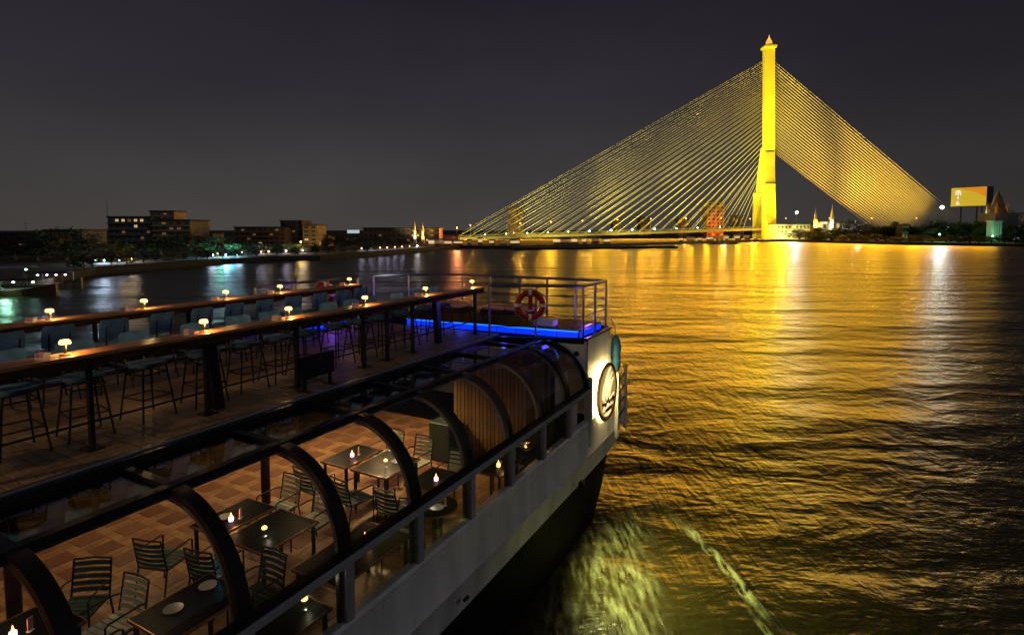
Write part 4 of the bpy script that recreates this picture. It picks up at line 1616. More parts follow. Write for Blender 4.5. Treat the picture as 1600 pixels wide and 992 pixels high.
prt(m, 'led_strip', 'led_blue')


for q in (0.12, 0.37, 0.62, 0.87):
    q0 = pa.lerp(pb, q) + nn.normalized() * 0.22
    point('led_fill_light', boat, (q0.x - S0, q0.y - A0, ZD + 0.16), 1.6, (0.06, 0.07, 1.0), 0.08)  # added points without fittings that deepen the blue by the riser
for s, a, pw in ((13.3, 5.0, 22.0), (10.3, 10.6, 9.0)):
    point('led_fill_light', boat, (s - S0, a - A0, ZD + 0.35), pw, (0.28, 0.10, 1.0), 0.08)  # added points without fittings that tint the rails violet
m = MB()
m.tube([(-4.5, 9.4, ZD), (-4.5, 9.4, ZD + 3.6)], 0.05, 8)
prt(m, 'assumed_lamp_mast', 'dark_steel', True)  # assumed mast out of view, put in to carry the deck lamp
m = MB()
m.lathe([(0.02, 0.14), (0.16, 0.08), (0.18, 0.0), (0.15, -0.02)], (-4.35, 9.4, ZD + 3.5), 12)
prt(m, 'assumed_mast_lamp', 'lamp_warm', True)  # assumed lamp out of view, added to brighten the upper deck
spot('lamp_light', boat, (-4.2 - S0, 9.3 - A0, ZD + 3.3), (6 - S0, 8.2 - A0, ZD), 480, (1.0, 0.62, 0.28), 62, 0.7, 0.15)  # added spot of that assumed lamp, throws warm light along the deck
m = MB()
m.box(11.6, 11.8, 4.46, 4.56, 2.25, 2.40, 0.02)
prt(m, 'added_foam_lamp', 'dark_steel')  # lamp added to brighten the wake foam, no real fitting of the boat
spot('lamp_light', boat, (11.7 - S0, 4.36 - A0, 2.28), (12.6 - S0, 2.0 - A0, 0), 800, (1.0, 0.98, 0.34), 128, 0.95, 0.10)


# bow railing
def rail(name, path, h, posts, parent=None, rad=0.028, mids=(0.22, 0.42, 0.62, 0.82)):
    t_ = MB()
    P3 = [Vector((s, a, 0)) for s, a in path]
    t_.tube([(p_.x, p_.y, ZD + h) for p_ in P3], rad * 1.25, 8)
    prt(t_, 'top_rail', 'steel', True)
    for mm_ in mids:
        t_ = MB()
        t_.tube([(p_.x, p_.y, ZD + h * mm_) for p_ in P3], rad * 0.45, 6)
        prt(t_, 'mid_rail', 'steel', True)
    L = [0]
    for i in range(len(P3) - 1):
        L.append(L[-1] + (P3[i + 1] - P3[i]).length)
    pts_ = []
    for i in range(len(P3) - 1):
        k_ = max(1, round((L[i + 1] - L[i]) / posts))
        for j in range(k_):
            pts_.append(P3[i].lerp(P3[i + 1], j / k_))
    pts_.append(P3[-1])
    for p_ in pts_:
        t_ = MB()
        t_.tube([(p_.x, p_.y, ZD - 0.02), (p_.x, p_.y, ZD + h - 0.01)], rad, 8)
        t_.tube([(p_.x, p_.y, ZD - 0.0), (p_.x, p_.y, ZD + 0.02)], rad * 2.2, 8)
        prt(t_, 'rail_post', 'steel', True)


rail('near', [(11.55, AE - 0.05), (12.44, 4.80), (14.05, 4.80), (14.05, 7.3)], 1.24, 0.95)
rail('far', [(14.05, 7.31), (14.05, 9.2), (13.3, 10.6), (12.3, 11.05)], 1.24, 1.1)
rail('port', [(11.6, 10.98), (8.4, 10.98)], 1.28, 1.0)

# glowing emblem on the bow wall
em = thing('round_emblem', 'round backlit emblem on the white bow wall of the cruise boat', 'sign', BW(13.45, 4.555, 3.98), PHI)
ER = 0.72
NE = 40
m = MB()
m.tube([(ER * 0.93 * math.cos(2 * math.pi * k / NE), 0.045, ER * 0.93 * math.sin(2 * math.pi * k / NE)) for k in range(NE)], 0.018, 6, closed=True)
m.build('halo_light', 'halo_strip', em)
m = MB()
vs_, fs_ = [], []
for y, rr in ((0.0, ER), (-0.05, ER), (-0.05, ER * 0.93), (-0.03, ER * 0.92)):
    vs_ += [(rr * math.cos(2 * math.pi * k / NE), y, rr * math.sin(2 * math.pi * k / NE)) for k in range(NE)]
for i in range(3):
    for k in range(NE):
        fs_.append((i * NE + k, i * NE + (k + 1) % NE, (i + 1) * NE + (k + 1) % NE, (i + 1) * NE + k))
fs_.append(tuple(range(NE)))
fs_.append(tuple(range(3 * NE, 4 * NE)))
m.add(vs_, fs_)
m.build('disc', 'bronze', em, smooth=True)


def flat(poly, mname, name, y=-0.036, th=0.02):
    m_ = MB()
    n_ = len(poly)
    vs = [(x, y, z) for x, z in poly] + [(x, y - th, z) for x, z in poly]
    fs = [tuple(range(n_)), tuple(range(2 * n_ - 1, n_ - 1, -1))] + [(i, n_ + i, n_ + (i + 1) % n_, (i + 1) % n_) for i in range(n_)]
    m_.add(vs, fs)
    return m_.build(name, mname, em)


flat([(ER * 0.86 * math.cos(2 * math.pi * k / 36), ER * 0.86 * math.sin(2 * math.pi * k / 36)) for k in range(36)], 'disc_glow', 'disc_face', -0.0325, 0.003)


def feather(x0, z0, x1, z1, bend, w_):
    L_, Rr = [], []
    for k in range(13):
        u = k / 12
        x = x0 + (x1 - x0) * u
        z = z0 + (z1 - z0) * u
        nx, nz_ = -(z1 - z0), (x1 - x0)
        ln = math.hypot(nx, nz_)
        nx, nz_ = nx / ln, nz_ / ln
        of = bend * math.sin(math.pi * u)
        ww = w_ * math.sin(math.pi * min(1, u * 0.9 + 0.1)) ** 0.8 + 0.004
        L_.append((x + nx * (of + ww), z + nz_ * (of + ww)))
        Rr.append((x + nx * (of - ww), z + nz_ * (of - ww)))
    flat(L_ + Rr[::-1], 'sign_glow', 'feather_mark')


for f_ in ((-0.30, -0.16, 0.20, 0.60, 0.12, 0.075), (-0.10, -0.16, 0.30, 0.44, 0.08, 0.055), (0.08, -0.14, 0.40, 0.28, 0.06, 0.045), (-0.40, -0.10, -0.02, 0.36, 0.10, 0.04),
           (-0.44, -0.20, 0.46, -0.12, -0.08, 0.035), (-0.36, -0.40, 0.36, -0.36, 0.05, 0.04), (-0.22, -0.54, 0.24, -0.52, -0.03, 0.03)):
    feather(*f_)
m = MB()
m.tube([(-0.46 + 0.92 * k / 30, -0.06, -0.24 + 0.05 * math.sin(k * 1.35) + 0.03 * math.sin(k * 0.6)) for k in range(31)], 0.018, 5)
m.build('script_line', 'bar_dark', em)
m = MB()
m.tube([(-0.22 + 0.5 * k / 24, -0.062, -0.43 + 0.035 * math.sin(k * 1.7)) for k in range(25)], 0.014, 5)
m.build('script_line', 'bar_dark', em)

# bow fore deck: pulpit rails, steps, blue cover
m = MB()
m.tube([(14.5, 4.80, ZF + 0.5), (14.5, 4.78, ZF + 1.55), (15.0, 4.80, ZF + 1.52), (15.55, 4.95, ZF + 1.45), (15.95, 5.6, ZF + 1.4), (16.2, 7.0, ZF + 1.4)], 0.028, 7)
prt(m, 'pulpit_rail', 'steel', True)
for s_, a_ in ((15.05, 4.81), (15.55, 4.95), (15.95, 5.6)):
    m = MB()
    m.tube([(s_, a_, ZF + 0.5), (s_, a_, ZF + 1.45)], 0.022, 6)
    prt(m, 'pulpit_post', 'steel', True)
for k in range(4):
    m = MB()
    z = ZF - 0.1 + k * 0.33
    m.tube([(14.42, 4.60, z), (15.25, 4.64, z + 0.16)], 0.022, 6)
    prt(m, 'boarding_step', 'dark_steel', True)
m = MB()
m.box(14.36, 14.44, 4.54, 4.63, ZF - 0.5, ZF + 1.25)
prt(m, 'boarding_post', 'hull_white')
m = MB()
m.box(15.22, 15.30, 4.58, 4.67, ZF - 0.5, ZF + 1.25)
prt(m, 'boarding_post', 'hull_white')
bc = thing('blue_cover', 'blue tied cover hanging beside the bow wall', 'cover', BW(14.66, 4.72, ZD - 1.25), PHI)
m = MB()
prof = [(0.02, 0), (0.10, 0.05), (0.14, 0.25), (0.12, 0.45), (0.15, 0.62), (0.11, 0.85), (0.05, 0.98), (0.02, 1.0)]
m.lathe(prof, (0, 0, 0), 10)
m.build('bundle', 'blue_cover', bc, smooth=True)
m = MB()
m.tube([(0, 0, 0.97), (0.01, 0.03, 1.2), (-0.1, 0.1, 1.42)], 0.014, 5)
m.build('cord', 'rope', bc)
# pale curtains just inside the last panes
for s, a, z0, z1, w_, lab in ((11.75, 5.05, 3.95, 4.75, 0.34, 'salmon roller blind inside the last curved pane by the bow'), (11.9, 4.86, 3.25, 3.98, 0.30, 'pale lit curtain inside the last side window by the bow')):
    c_ = thing('curtain', lab, 'curtain', BW(s, a, z0), PHI)
    m = MB()
    rows_ = []
    for zz in (0, (z1 - z0) * 0.5, z1 - z0):
        rows_.append([(-w_ + 2 * w_ * k / 16, 0.03 * math.sin(k * 1.5), zz) for k in range(17)])
    m.grid(rows_)
    m.build('cloth', 'curtain', c_, smooth=True)
    m = MB()
    m.tube([(-w_ - 0.03, 0, z1 - z0 + 0.02), (w_ + 0.03, 0, z1 - z0 + 0.02)], 0.02, 6)
    m.build('rod', 'steel', c_)
spot('lamp_light', boat, (11.4 - S0, 5.5 - A0, ZD - 0.45), (11.9 - S0, 4.85 - A0, 4.0), 60, (1.0, 0.72, 0.45), 80, 0.6, 0.05)  # added spot that brightens the curtains, no lamp hangs here

# lifebuoy on the slanting rail
d = Vector((12.44 - 11.55, 4.80 - (AE - 0.05), 0)).normalized()
lbp = Vector((11.55, AE - 0.05, 0)).lerp(Vector((12.44, 4.80, 0)), 0.44)
lb = thing('lifebuoy', 'red lifebuoy ring hung on the slanting rail above the blue lit panel', 'lifebuoy', BW(lbp.x, lbp.y, ZD + 0.80), PHI + math.atan2(d.y, d.x))


def buoy(t, r=0.29, rr=0.072):
    m_ = MB()
    nk = 32
    m_.tube([(r * math.cos(2 * math.pi * k / nk), -0.09, r * math.sin(2 * math.pi * k / nk)) for k in range(nk)], rr, 10, closed=True)
    m_.build('ring', 'red_plastic', t, smooth=True)
    for q in (0, 90, 180, 270):
        m_ = MB()
        aa_ = [R(q - 7 + 3.5 * k) for k in range(5)]
        m_.tube([(r * math.cos(x), -0.09, r * math.sin(x)) for x in aa_], rr * 1.06, 10)
        m_.build('band', 'white_plastic', t, smooth=True)
    m_ = MB()
    m_.tube([((r + rr + 0.015 + 0.02 * math.sin(4 * 2 * math.pi * k / 48)) * math.cos(2 * math.pi * k / 48), -0.09, (r + rr + 0.015 + 0.02 * math.sin(4 * 2 * math.pi * k / 48)) * math.sin(2 * math.pi * k / 48)) for k in range(48)], 0.01, 5, closed=True)
    m_.build('grab_rope', 'rope', t, smooth=True)
    m_ = MB()
    m_.box(-0.05, 0.05, -0.02, 0.02, -0.12, 0.30, 0.01)
    m_.build('hook_plate', 'red_plastic', t)


buoy(lb)
lb2 = thing('lifebuoy', 'red lifebuoy at the far end of the far bar counter', 'lifebuoy', BW(10.25, 10.92, ZD + 0.9), PHI)
buoy(lb2)

# lounge benches and a white box on the bow platform
for i, (s, a, lab) in enumerate(((13.3, 9.3, 'salmon cushioned bench on the bow platform, the farther one'), (13.45, 7.3, 'salmon cushioned bench on the bow platform behind the lifebuoy'))):
    t = thing('lounge_bench', lab, 'bench', BW(s, a, ZD + 0.17), PHI, 'benches on the bow platform')
    m = MB()
    m.box(-0.3, 0.3, -0.75, 0.75, 0.08, 0.22)
    m.build('base', 'bar_dark', t)
    m = MB()
    for x in (-0.25, 0.25):
        for y in (-0.68, 0.68):
            m.tube([(x, y, 0), (x, y, 0.08)], 0.03, 6)
    m.build('leg', 'dark_steel', t)
    for y in (-0.37, 0.37):
        m = MB()
        m.box(-0.3, 0.3, y - 0.36, y + 0.36, 0.222, 0.34, 0.04)
        m.build('cushion', 'salmon_fabric', t, smooth=True)
t = thing('storage_box', 'small white box on the bow platform right of the lifebuoy', 'box', BW(12.85, 5.95, ZD + 0.171), PHI)
m = MB()
m.box(-0.16, 0.16, -0.26, 0.26, 0, 0.13, 0.015)
m.build('body', 'white_plastic', t)
m = MB()
m.box(-0.17, 0.17, -0.27, 0.27, 0.132, 0.16, 0.01)
m.build('lid', 'white_plastic', t)

# ------------------------------------------------------------------ bar counters on the upper deck
ZB = ZD + 1.15


def counter(label, s0, s1, a, legs, dark_legs):
    t = thing('bar_counter', label, 'counter', BW((s0 + s1) / 2, a, ZD), PHI, 'bar counters along the upper deck')
    hl = (s1 - s0) / 2
    for k in range(3):
        m_ = MB()
        y = -0.18 + k * 0.122
        m_.box(-hl, hl, y, y + 0.115, 1.105, 1.15, 0.008)
        m_.build('top_board', 'bar_wood', t)
    m_ = MB()
    m_.box(-hl, hl, -0.172, -0.135, 1.01, 1.104)
    m_.box(-hl, hl, 0.135, 0.172, 1.01, 1.104)
    m_.build('apron', 'bar_dark', t)
    for s in legs:
        m_ = MB()
        m_.box(s - (s0 + s1) / 2 - 0.022, s - (s0 + s1) / 2 + 0.022, -0.035, 0.035, 0.0, 1.104)
        m_.box(s - (s0 + s1) / 2 - 0.09, s - (s0 + s1) / 2 + 0.09, -0.10, 0.10, 0.0, 0.015)
        m_.build('leg', 'dark_steel', t)
    for s in dark_legs:
        m_ = MB()
        c_ = s - (s0 + s1) / 2
        m_.bar((c_ + 0.10, 0.1, 0.0), (c_ - 0.06, 0.05, 1.10), 0.12, 0.14)
        m_.build('brace_leg', 'black_paint', t)
    m_ = MB()
    m_.tube([(-hl + 0.2, -0.0, 0.32), (hl - 0.2, -0.0, 0.32)], 0.015, 6)
    m_.build('foot_rail', 'dark_steel', t)
    return t


counter('near long wooden bar counter standing along the glass roof edge', -2.0, 12.0, 7.40, (0.2, 1.8, 3.42, 4.85, 6.4, 7.95, 8.6, 9.4, 11.85), (4.98, 10.35))
counter('far long wooden bar counter along the port edge of the deck', -2.0, 11.15, 10.55, (0.2, 1.8, 3.4, 5.0, 6.6, 8.2, 9.8, 11.0), ())

# ------------------------------------------------------------------ bar stools
st = thing('bar_stool', 'proto', 'stool', (0, 0, 0), 0, 'blue bar stools at the counters')
m = MB()
vs_ = []
# seat pad: rounded square with a dip
NS = 20
rg = []
for rr, z in ((0.02, 0.752), (0.10, 0.754), (0.16, 0.762), (0.195, 0.764), (0.205, 0.745), (0.20, 0.715), (0.17, 0.70)):
    rg.append([((abs(math.cos(q)) ** 0.7) * math.copysign(1, math.cos(q)) * rr * 1.05, (abs(math.sin(q)) ** 0.7) * math.copysign(1, math.sin(q)) * rr * 1.08, z) for q in [2 * math.pi * k / NS for k in range(NS)]])
loft(m, rg)
m.build('seat', 'blue_fabric', st, smooth=True)
m = MB()
bk_ = []
for z, w_, y in ((0.84, 0.19, -0.215), (0.87, 0.205, -0.225), (1.0, 0.21, -0.245), (1.13, 0.20, -0.265), (1.16, 0.18, -0.268)):
    r_ = []
    for k in range(9):
        u = -1 + 2 * k / 8
        r_.append((u * w_, y + 0.045 * u * u, z))
    bk_.append(r_)
front = [r for r in bk_]
back = [[(x, y - 0.028, z) for x, y, z in r] for r in bk_]
m.grid(front)
m.grid([r[::-1] for r in back])
for i in range(len(bk_) - 1):
    m.add([front[i][0], front[i + 1][0], back[i + 1][0], back[i][0]], [(3, 2, 1, 0)])
    m.add([front[i][-1], front[i + 1][-1], back[i + 1][-1], back[i][-1]], [(0, 1, 2, 3)])
m.add([*front[-1], *back[-1]], [(k, k + 1, 9 + k + 1, 9 + k) for k in range(8)])
m.add([*front[0], *back[0]], [(9 + k, 9 + k + 1, k + 1, k) for k in range(8)])
m.build('backrest', 'blue_fabric', st, smooth=True)
for x in (-1, 1):
    for y in (-1, 1):
        m = MB()
        m.tube([(x * 0.16, y * 0.16, 0.71), (x * 0.235, y * 0.235, 0.0)], [0.014, 0.012], 7)
        m.build('leg', 'dark_steel', st, smooth=True)
for z, e, nm in ((0.30, 0.203, 'foot_ring'), (0.62, 0.17, 'seat_ring')):
    m = MB()
    m.tube([(-e, -e, z), (e, -e, z), (e, e, z), (-e, e, z)], 0.011, 6, closed=True)
    m.build(nm, 'dark_steel', st)
for x in (-0.13, 0.13):
    m = MB()
    m.tube([(x, -0.15, 0.71), (x, -0.235, 0.78), (x, -0.262, 1.05)], 0.011, 6)
    m.build('back_bracket', 'dark_steel', st, smooth=True)
near_s = [1.45, 2.2, 2.95, 3.62, 4.40, 5.17, 5.95, 6.55, 7.08, 7.90, 8.45, 9.05, 9.8, 10.6, 11.3]
far_s = [2.75, 3.5, 4.15, 4.87, 5.6, 6.3, 6.97, 7.65, 8.35, 9.05, 9.75, 10.4]
first = True
cnt_n = 0
near_lab = {2.95: 'blue bar stool at the left edge of the picture, half cut off',
            3.62: 'blue bar stool standing below the nearest glowing lamp of the near counter',
            4.40: 'blue bar stool left of the near counter\'s second lamp, its whole seat in view'}
for i, s in enumerate(near_s):
    lab = near_lab.get(s, 'blue bar stool with dark legs behind the near counter, %s from the left' % ORD[i])
    rz = PHI + math.pi + R(rnd.uniform(-9, 9))       # faces the near counter (towards -a)
    loc = BW(s, 7.98 + rnd.uniform(-0.04, 0.05), ZD)
    if first:
        st.location = loc
        st.rotation_euler = (0, 0, rz)
        st['label'] = lab
        first = False
    else:
        dup(st, loc, rz, lab)
for i, s in enumerate(far_s):
    lab = 'blue bar stool seen from behind at the far counter, %s from the left' % ORD[i]
    dup(st, BW(s, 9.93 + rnd.uniform(-0.04, 0.04), ZD), PHI + R(rnd.uniform(-8, 8)), lab)

# ------------------------------------------------------------------ lamps and card boxes on the counters
bl = thing('table_lamp', 'proto', 'lamp', (0, 0, 0), 0, 'glowing lamps on the bar counters')
m = MB()
m.lathe([(0.055, 0), (0.055, 0.012), (0.014, 0.02), (0.012, 0.13)], (0, 0, 0), 14)
m.build('stand', 'bronze', bl, smooth=True)
m = MB()
m.lathe([(0.048, 0.122), (0.056, 0.13), (0.055, 0.155), (0.043, 0.172), (0.01, 0.178)], (0, 0, 0), 16)
m.build('shade', 'lamp_warm', bl, smooth=True)
lamp_l = []
for k in range(3):
    q = k * 2.094
    pass
lo = point('lamp_light', bl, (0.06, 0, 0.11), 8.0, (1.0, 0.58, 0.22), 0.03)
cb = thing('card_holder', 'proto', 'card holder', (0, 0, 0), 0, 'pink card holders on the bar counters')
m = MB()
m.box(-0.055, 0.055, -0.045, 0.045, 0, 0.012)
m.build('base', 'white_plastic', cb)
m = MB()
m.box(-0.045, 0.045, -0.012, 0.012, 0.012, 0.075)
m.build('cards', 'card_pink', cb)
for x in (-0.053, 0.053):
    m = MB()
    m.box(x - 0.003, x + 0.003, -0.04, 0.04, 0.012, 0.07)
    m.build('side_wall', 'white_plastic', cb)
lamps = [(3.2, 7.40), (4.84, 7.40), (6.28, 7.42), (8.0, 7.40), (9.88, 7.42), (11.75, 7.42), (4.36, 10.50), (5.77, 10.50), (7.39, 10.55), (8.71, 10.55), (10.85, 10.55)]
first = True
for i, (s, a) in enumerate(lamps):
    if i < 6:
        wh = 'on the near counter, %s from the left' % ORD[i]
    else:
        wh = 'on the far counter, %s from the left' % ORD[i - 6]
    if i == 0:
        bl.location = BW(s, a, ZB + 0.001)
        bl.rotation_euler = (0, 0, PHI)
        bl['label'] = 'glowing mushroom lamp ' + wh
        cb.location = BW(s - 0.22, a - 0.02, ZB + 0.001)
        cb.rotation_euler = (0, 0, PHI - R(70))
        cb['label'] = 'small pink card holder beside the glowing lamp ' + wh
    else:
        dup(bl, BW(s, a, ZB + 0.001), PHI, 'glowing mushroom lamp ' + wh)
        dup(cb, BW(s - 0.22 - rnd.uniform(0, .05), a - 0.02, ZB + 0.001), PHI - R(70) + rnd.uniform(-.4, .4), 'small pink card holder beside the glowing lamp ' + wh)

# black board on a stand by the glass roof
t = thing('display_board', 'black rectangular board on a short stand by the glass roof edge', 'board', BW(6.53, 7.08, ZD), PHI + R(3))
m = MB()
m.box(-0.37, 0.37, -0.03, 0.03, 0.19, 0.56, 0.012)
m.build('panel', 'black_paint', t)
for x in (-0.28, 0.28):
    m = MB()
    m.box(x - 0.02, x + 0.02, -0.02, 0.02, 0, 0.19)
    m.box(x - 0.03, x + 0.03, -0.12, 0.12, 0, 0.012)
    m.build('leg', 'dark_steel', t)
m = MB()
m.box(-0.02, 0.05, -0.034, -0.0305, 0.47, 0.485)
m.build('badge', 'steel', t)

# ------------------------------------------------------------------ saloon furniture
def table(s, a, ls, la, label, rz=0.0):
    t = thing('dining_table', label, 'table', BW(s, a, ZF + 0.001), PHI + rz, 'dining tables in the glass saloon')
    m_ = MB()
    m_.box(-ls / 2, ls / 2, -la / 2, la / 2, 0.722, 0.75, 0.006)
    m_.build('tabletop', 'table_black', t)
    m_ = MB()
    e = 0.012
    m_.box(-ls / 2 - e, ls / 2 + e, -la / 2 - e, -la / 2 - 0.0005, 0.715, 0.752)
    m_.box(-ls / 2 - e, ls / 2 + e, la / 2 + 0.0005, la / 2 + e, 0.715, 0.752)
    m_.box(-ls / 2 - e, -ls / 2 - 0.0005, -la / 2, la / 2, 0.715, 0.752)
    m_.box(ls / 2 + 0.0005, ls / 2 + e, -la / 2, la / 2, 0.715, 0.752)
    m_.build('edge_band', 'table_edge', t)
    for x in (-1, 1):
        for y in (-1, 1):
            m_ = MB()
            m_.box(x * (ls / 2 - 0.05) - 0.02, x * (ls / 2 - 0.05) + 0.02, y * (la / 2 - 0.05) - 0.02, y * (la / 2 - 0.05) + 0.02, 0, 0.72)
            m_.build('leg', 'dark_steel', t)
    return t


TZ = ZF + 0.753
table(5.30, 7.55, 0.95, 0.62, 'black saloon table with a candle, inner one of the pair behind the third arch')
table(5.30, 6.72, 0.95, 0.80, 'black saloon table, outer one of the pair behind the third arch')
table(7.85, 7.65, 0.95, 0.62, 'black saloon table, inner one of the pair behind the fourth arch')
table(7.85, 6.82, 0.95, 0.80, 'black saloon table, outer one of the pair behind the fourth arch')
table(2.62, 7.30, 0.85, 0.75, 'black saloon table with a candle at the left bottom corner of the picture')
table(3.75, 6.15, 0.95, 0.75, 'black saloon table with a blue bottle left of the second arch foot')
table(5.45, 5.30, 1.35, 0.80, 'large black saloon table below the side rail behind the third arch foot')
table(7.75, 5.62, 0.80, 0.75, 'black saloon table with a pink light below the fourth arch')
table(4.10, 5.05, 0.75, 0.65, 'black saloon table seen through the first side window')
table(8.75, 5.05, 0.75, 0.65, 'black saloon table seen through the window before the wooden wall')
# round table by the window
t = thing('round_table', 'round saloon table with an orange rim seen through the third side window', 'table', BW(7.0, 4.98 + 0.15, ZF + 0.001), PHI, None)
m = MB()
m.lathe([(0.33, 0.70), (0.36, 0.715), (0.36, 0.74), (0.34, 0.75)], (0, 0, 0), 28)
m.build('tabletop', 'table_black', t, smooth=True)
m = MB()
m.tube([(0.366 * math.cos(2 * math.pi * k / 32), 0.366 * math.sin(2 * math.pi * k / 32), 0.725) for k in range(32)], 0.014, 6, closed=True)
m.build('rim', 'table_edge', t, smooth=True)
m = MB()
m.lathe([(0.25, 0), (0.25, 0.02), (0.04, 0.05), (0.035, 0.70)], (0, 0, 0), 16)
m.build('pedestal', 'dark_steel', t, smooth=True)

ch = thing('dining_chair', 'proto', 'chair', (0, 0, 0), 0, 'metal arm chairs in the glass saloon')
chd = None


def make_chair(root, slatm):
    sb = MB()
    pr = []
    for k in range(9):
        u = -1 + 2 * k / 8
        pr.append((u * 0.21, 0.03 * (1 - u * u)))
    rows_f = [[(x, -0.02 - y, 0.0) for x, y in pr], [(x, -0.02 - y, 0.05) for x, y in pr]]
    rows_b = [[(x, -0.034 - y, 0.0) for x, y in pr][::-1], [(x, -0.034 - y, 0.05) for x, y in pr][::-1]]
    sb.grid(rows_f)
    sb.grid(rows_b)
    sb.add(rows_f[1] + rows_b[1][::-1], [(k, k + 1, 9 + k + 1, 9 + k) for k in range(8)])
    s0_ = None
    for k in range(5):
        if s0_ is None:
            s0_ = sb.build('back_slat', slatm, root, smooth=False)
            o = s0_
        else:
            o = inst(s0_, 'back_slat', root)
        o.location = (0, -0.20 - 0.018 * k, 0.50 + 0.075 * k)
        o.rotation_euler = (R(12), 0, 0)
    ss = MB()
    ss.box(-0.215, 0.215, -0.032, 0.032, 0.44, 0.455)
    s1_ = None
    for k in range(6):
        if s1_ is None:
            s1_ = ss.build('seat_slat', slatm, root)
            o = s1_
        else:
            o = inst(s1_, 'seat_slat', root)
        o.location = (0, -0.19 + 0.077 * k, 0)
    for x in (-1, 1):
        f_ = MB()
        f_.tube([(x * 0.24, 0.22, 0), (x * 0.24, 0.22, 0.64), (x * 0.24, 0.18, 0.66), (x * 0.24, -0.16, 0.66), (x * 0.23, -0.24, 0.64)], 0.012, 6)
        f_.build('arm_frame', 'dark_steel', root, smooth=True)
        f_ = MB()
        f_.tube([(x * 0.23, -0.30, 0), (x * 0.225, -0.22, 0.44), (x * 0.22, -0.30, 0.88)], 0.012, 6)
        f_.build('rear_leg', 'dark_steel', root, smooth=True)
    f_ = MB()
    for y in (-0.22, 0.21):
        f_.tube([(-0.235, y, 0.43), (0.235, y, 0.43)], 0.011, 6)
    f_.tube([(-0.22, -0.30, 0.88), (0, -0.325, 0.885), (0.22, -0.30, 0.88)], 0.012, 6)
    for x in (-0.225, 0.225):
        f_.tube([(x, -0.22, 0.43), (x, 0.21, 0.43)], 0.011, 6)
    f_.build('seat_frame', 'dark_steel', root, smooth=True)


make_chair(ch, 'chair_slat')
chd = thing('dining_chair', 'proto', 'chair', (0, 0, 0), 0, 'metal arm chairs in the glass saloon')
make_chair(chd, 'chair_slat_dark')
used = {}
# chair faces its local +y; rz is measured in the boat frame (0: facing port, 180: facing the camera side, -90: facing the bow)
CH = [
    (3.35, 7.75, 'd', 130, 'dark arm chair seen from the side at the left bottom corner'),
    (3.35, 7.02, 'l', 90, 'pale slatted arm chair beside the dark arm chair at the left bottom corner'),
    (4.45, 7.85, 'd', -70, 'dark arm chair standing at the inner table behind the second arch'),
    (4.62, 6.98, 'd', -80, 'dark arm chair with a white edged cushion behind the second arch'),
    (6.20, 7.70, 'l', 90, 'pale slatted chair at the far side of the inner table behind the third arch'),
    (6.15, 6.85, 'l', 88, 'whitest slatted chair at the outer table behind the third arch'),
    (7.05, 7.75, 'd', -90, 'dark chair at the near side of the inner table behind the fourth arch'),
    (7.05, 6.85, 'd', -95, 'dark chair with a blue back at the outer table behind the fourth arch'),
    (8.75, 7.60, 'l', 88, 'slatted chair at the far side of the inner table behind the fourth arch'),
    (8.72, 6.85, 'l', 92, 'slatted chair at the far side of the outer table behind the fourth arch'),
    (6.45, 5.30, 'l', 95, 'yellow lit slatted chair seen through the second side window'),
    (8.42, 5.80, 'l', 88, 'slatted chair behind the pink lit table below the fourth arch'),
    (9.42, 5.10, 'l', 90, 'slatted chair seen through the window before the wooden wall'),
    (7.10, 5.95, 'd', -90, 'dark chair in front of the pink lit table below the fourth arch'),
    (3.55, 5.05, 'd', -90, 'dark chair seen through the first side window'),
    (4.50, 6.05, 'd', 90, 'dark chair beyond the table with the blue bottle'),
    (3.0, 6.35, 'd', -90, 'dark chair at the bottom edge of the picture, before the table with the blue bottle'),
]
for s, a, k, deg, lab in CH:
    src = ch if k == 'l' else chd
    rz = PHI + R(deg + rnd.uniform(-8, 8))
    if k not in used:
        src.location = BW(s, a, ZF + 0.001)
        src.rotation_euler = (0, 0, rz)
        src['label'] = lab
        used[k] = 1
    else:
        dup(src, BW(s, a, ZF + 0.001), rz, lab)
# cushion on one chair
t = thing('cushion', 'blue cushion with a white edge lying on a dark chair behind the second arch', 'cushion', BW(4.64, 6.98, ZF + 0.457), PHI + R(-80))
m = MB()
m.box(-0.20, 0.20, -0.18, 0.20, 0, 0.05, 0.02)
m.build('pad', 'blue_cover', t, smooth=True)
m = MB()
m.tube([(-0.2, -0.18, 0.03), (0.2, -0.18, 0.03), (0.2, 0.2, 0.03), (-0.2, 0.2, 0.03)], 0.012, 5, closed=True)
m.build('piping', 'white_plastic', t)


# candles with pink glowing holders and menu stands
def candle(s, a, lab, pw=1.3, gm='candle_pink'):
    t_ = thing('candle_light', lab, 'candle', BW(s, a, TZ), PHI, 'candle lights on the saloon tables')
    m_ = MB()
    m_.lathe([(0.032, 0), (0.036, 0.01), (0.036, 0.055), (0.032, 0.06)], (0, 0, 0), 12)
    m_.build('holder', gm, t_, smooth=True)
    m_ = MB()
    m_.lathe([(0.012, 0.062), (0.014, 0.08), (0.006, 0.11), (0.001, 0.13)], (0, 0, 0), 8)
    m_.build('flame', 'candle_flame', t_, smooth=True)
    point('lamp_light', t_, (0, -0.08, 0.10), pw, (1.0, 0.5, 0.22), 0.02)
    return t_


candle(5.18, 7.45, 'pink candle light on the inner table behind the third arch')
candle(7.80, 7.60, 'pink candle light on the inner table behind the fourth arch')
candle(2.55, 7.30, 'red pink candle light at the left bottom corner', 0.8)
candle(7.70, 5.60, 'pink candle light on the table below the fourth arch')
candle(5.70, 5.35, 'small orange candle light on the large table below the side rail', 0.7, 'candle_flame')
candle(8.70, 4.95, 'small candle light on the table before the wooden wall', 0.8, 'candle_flame')
candle(9.75, 4.92, 'small candle light by the last window before the wooden wall', 0.8, 'candle_flame')
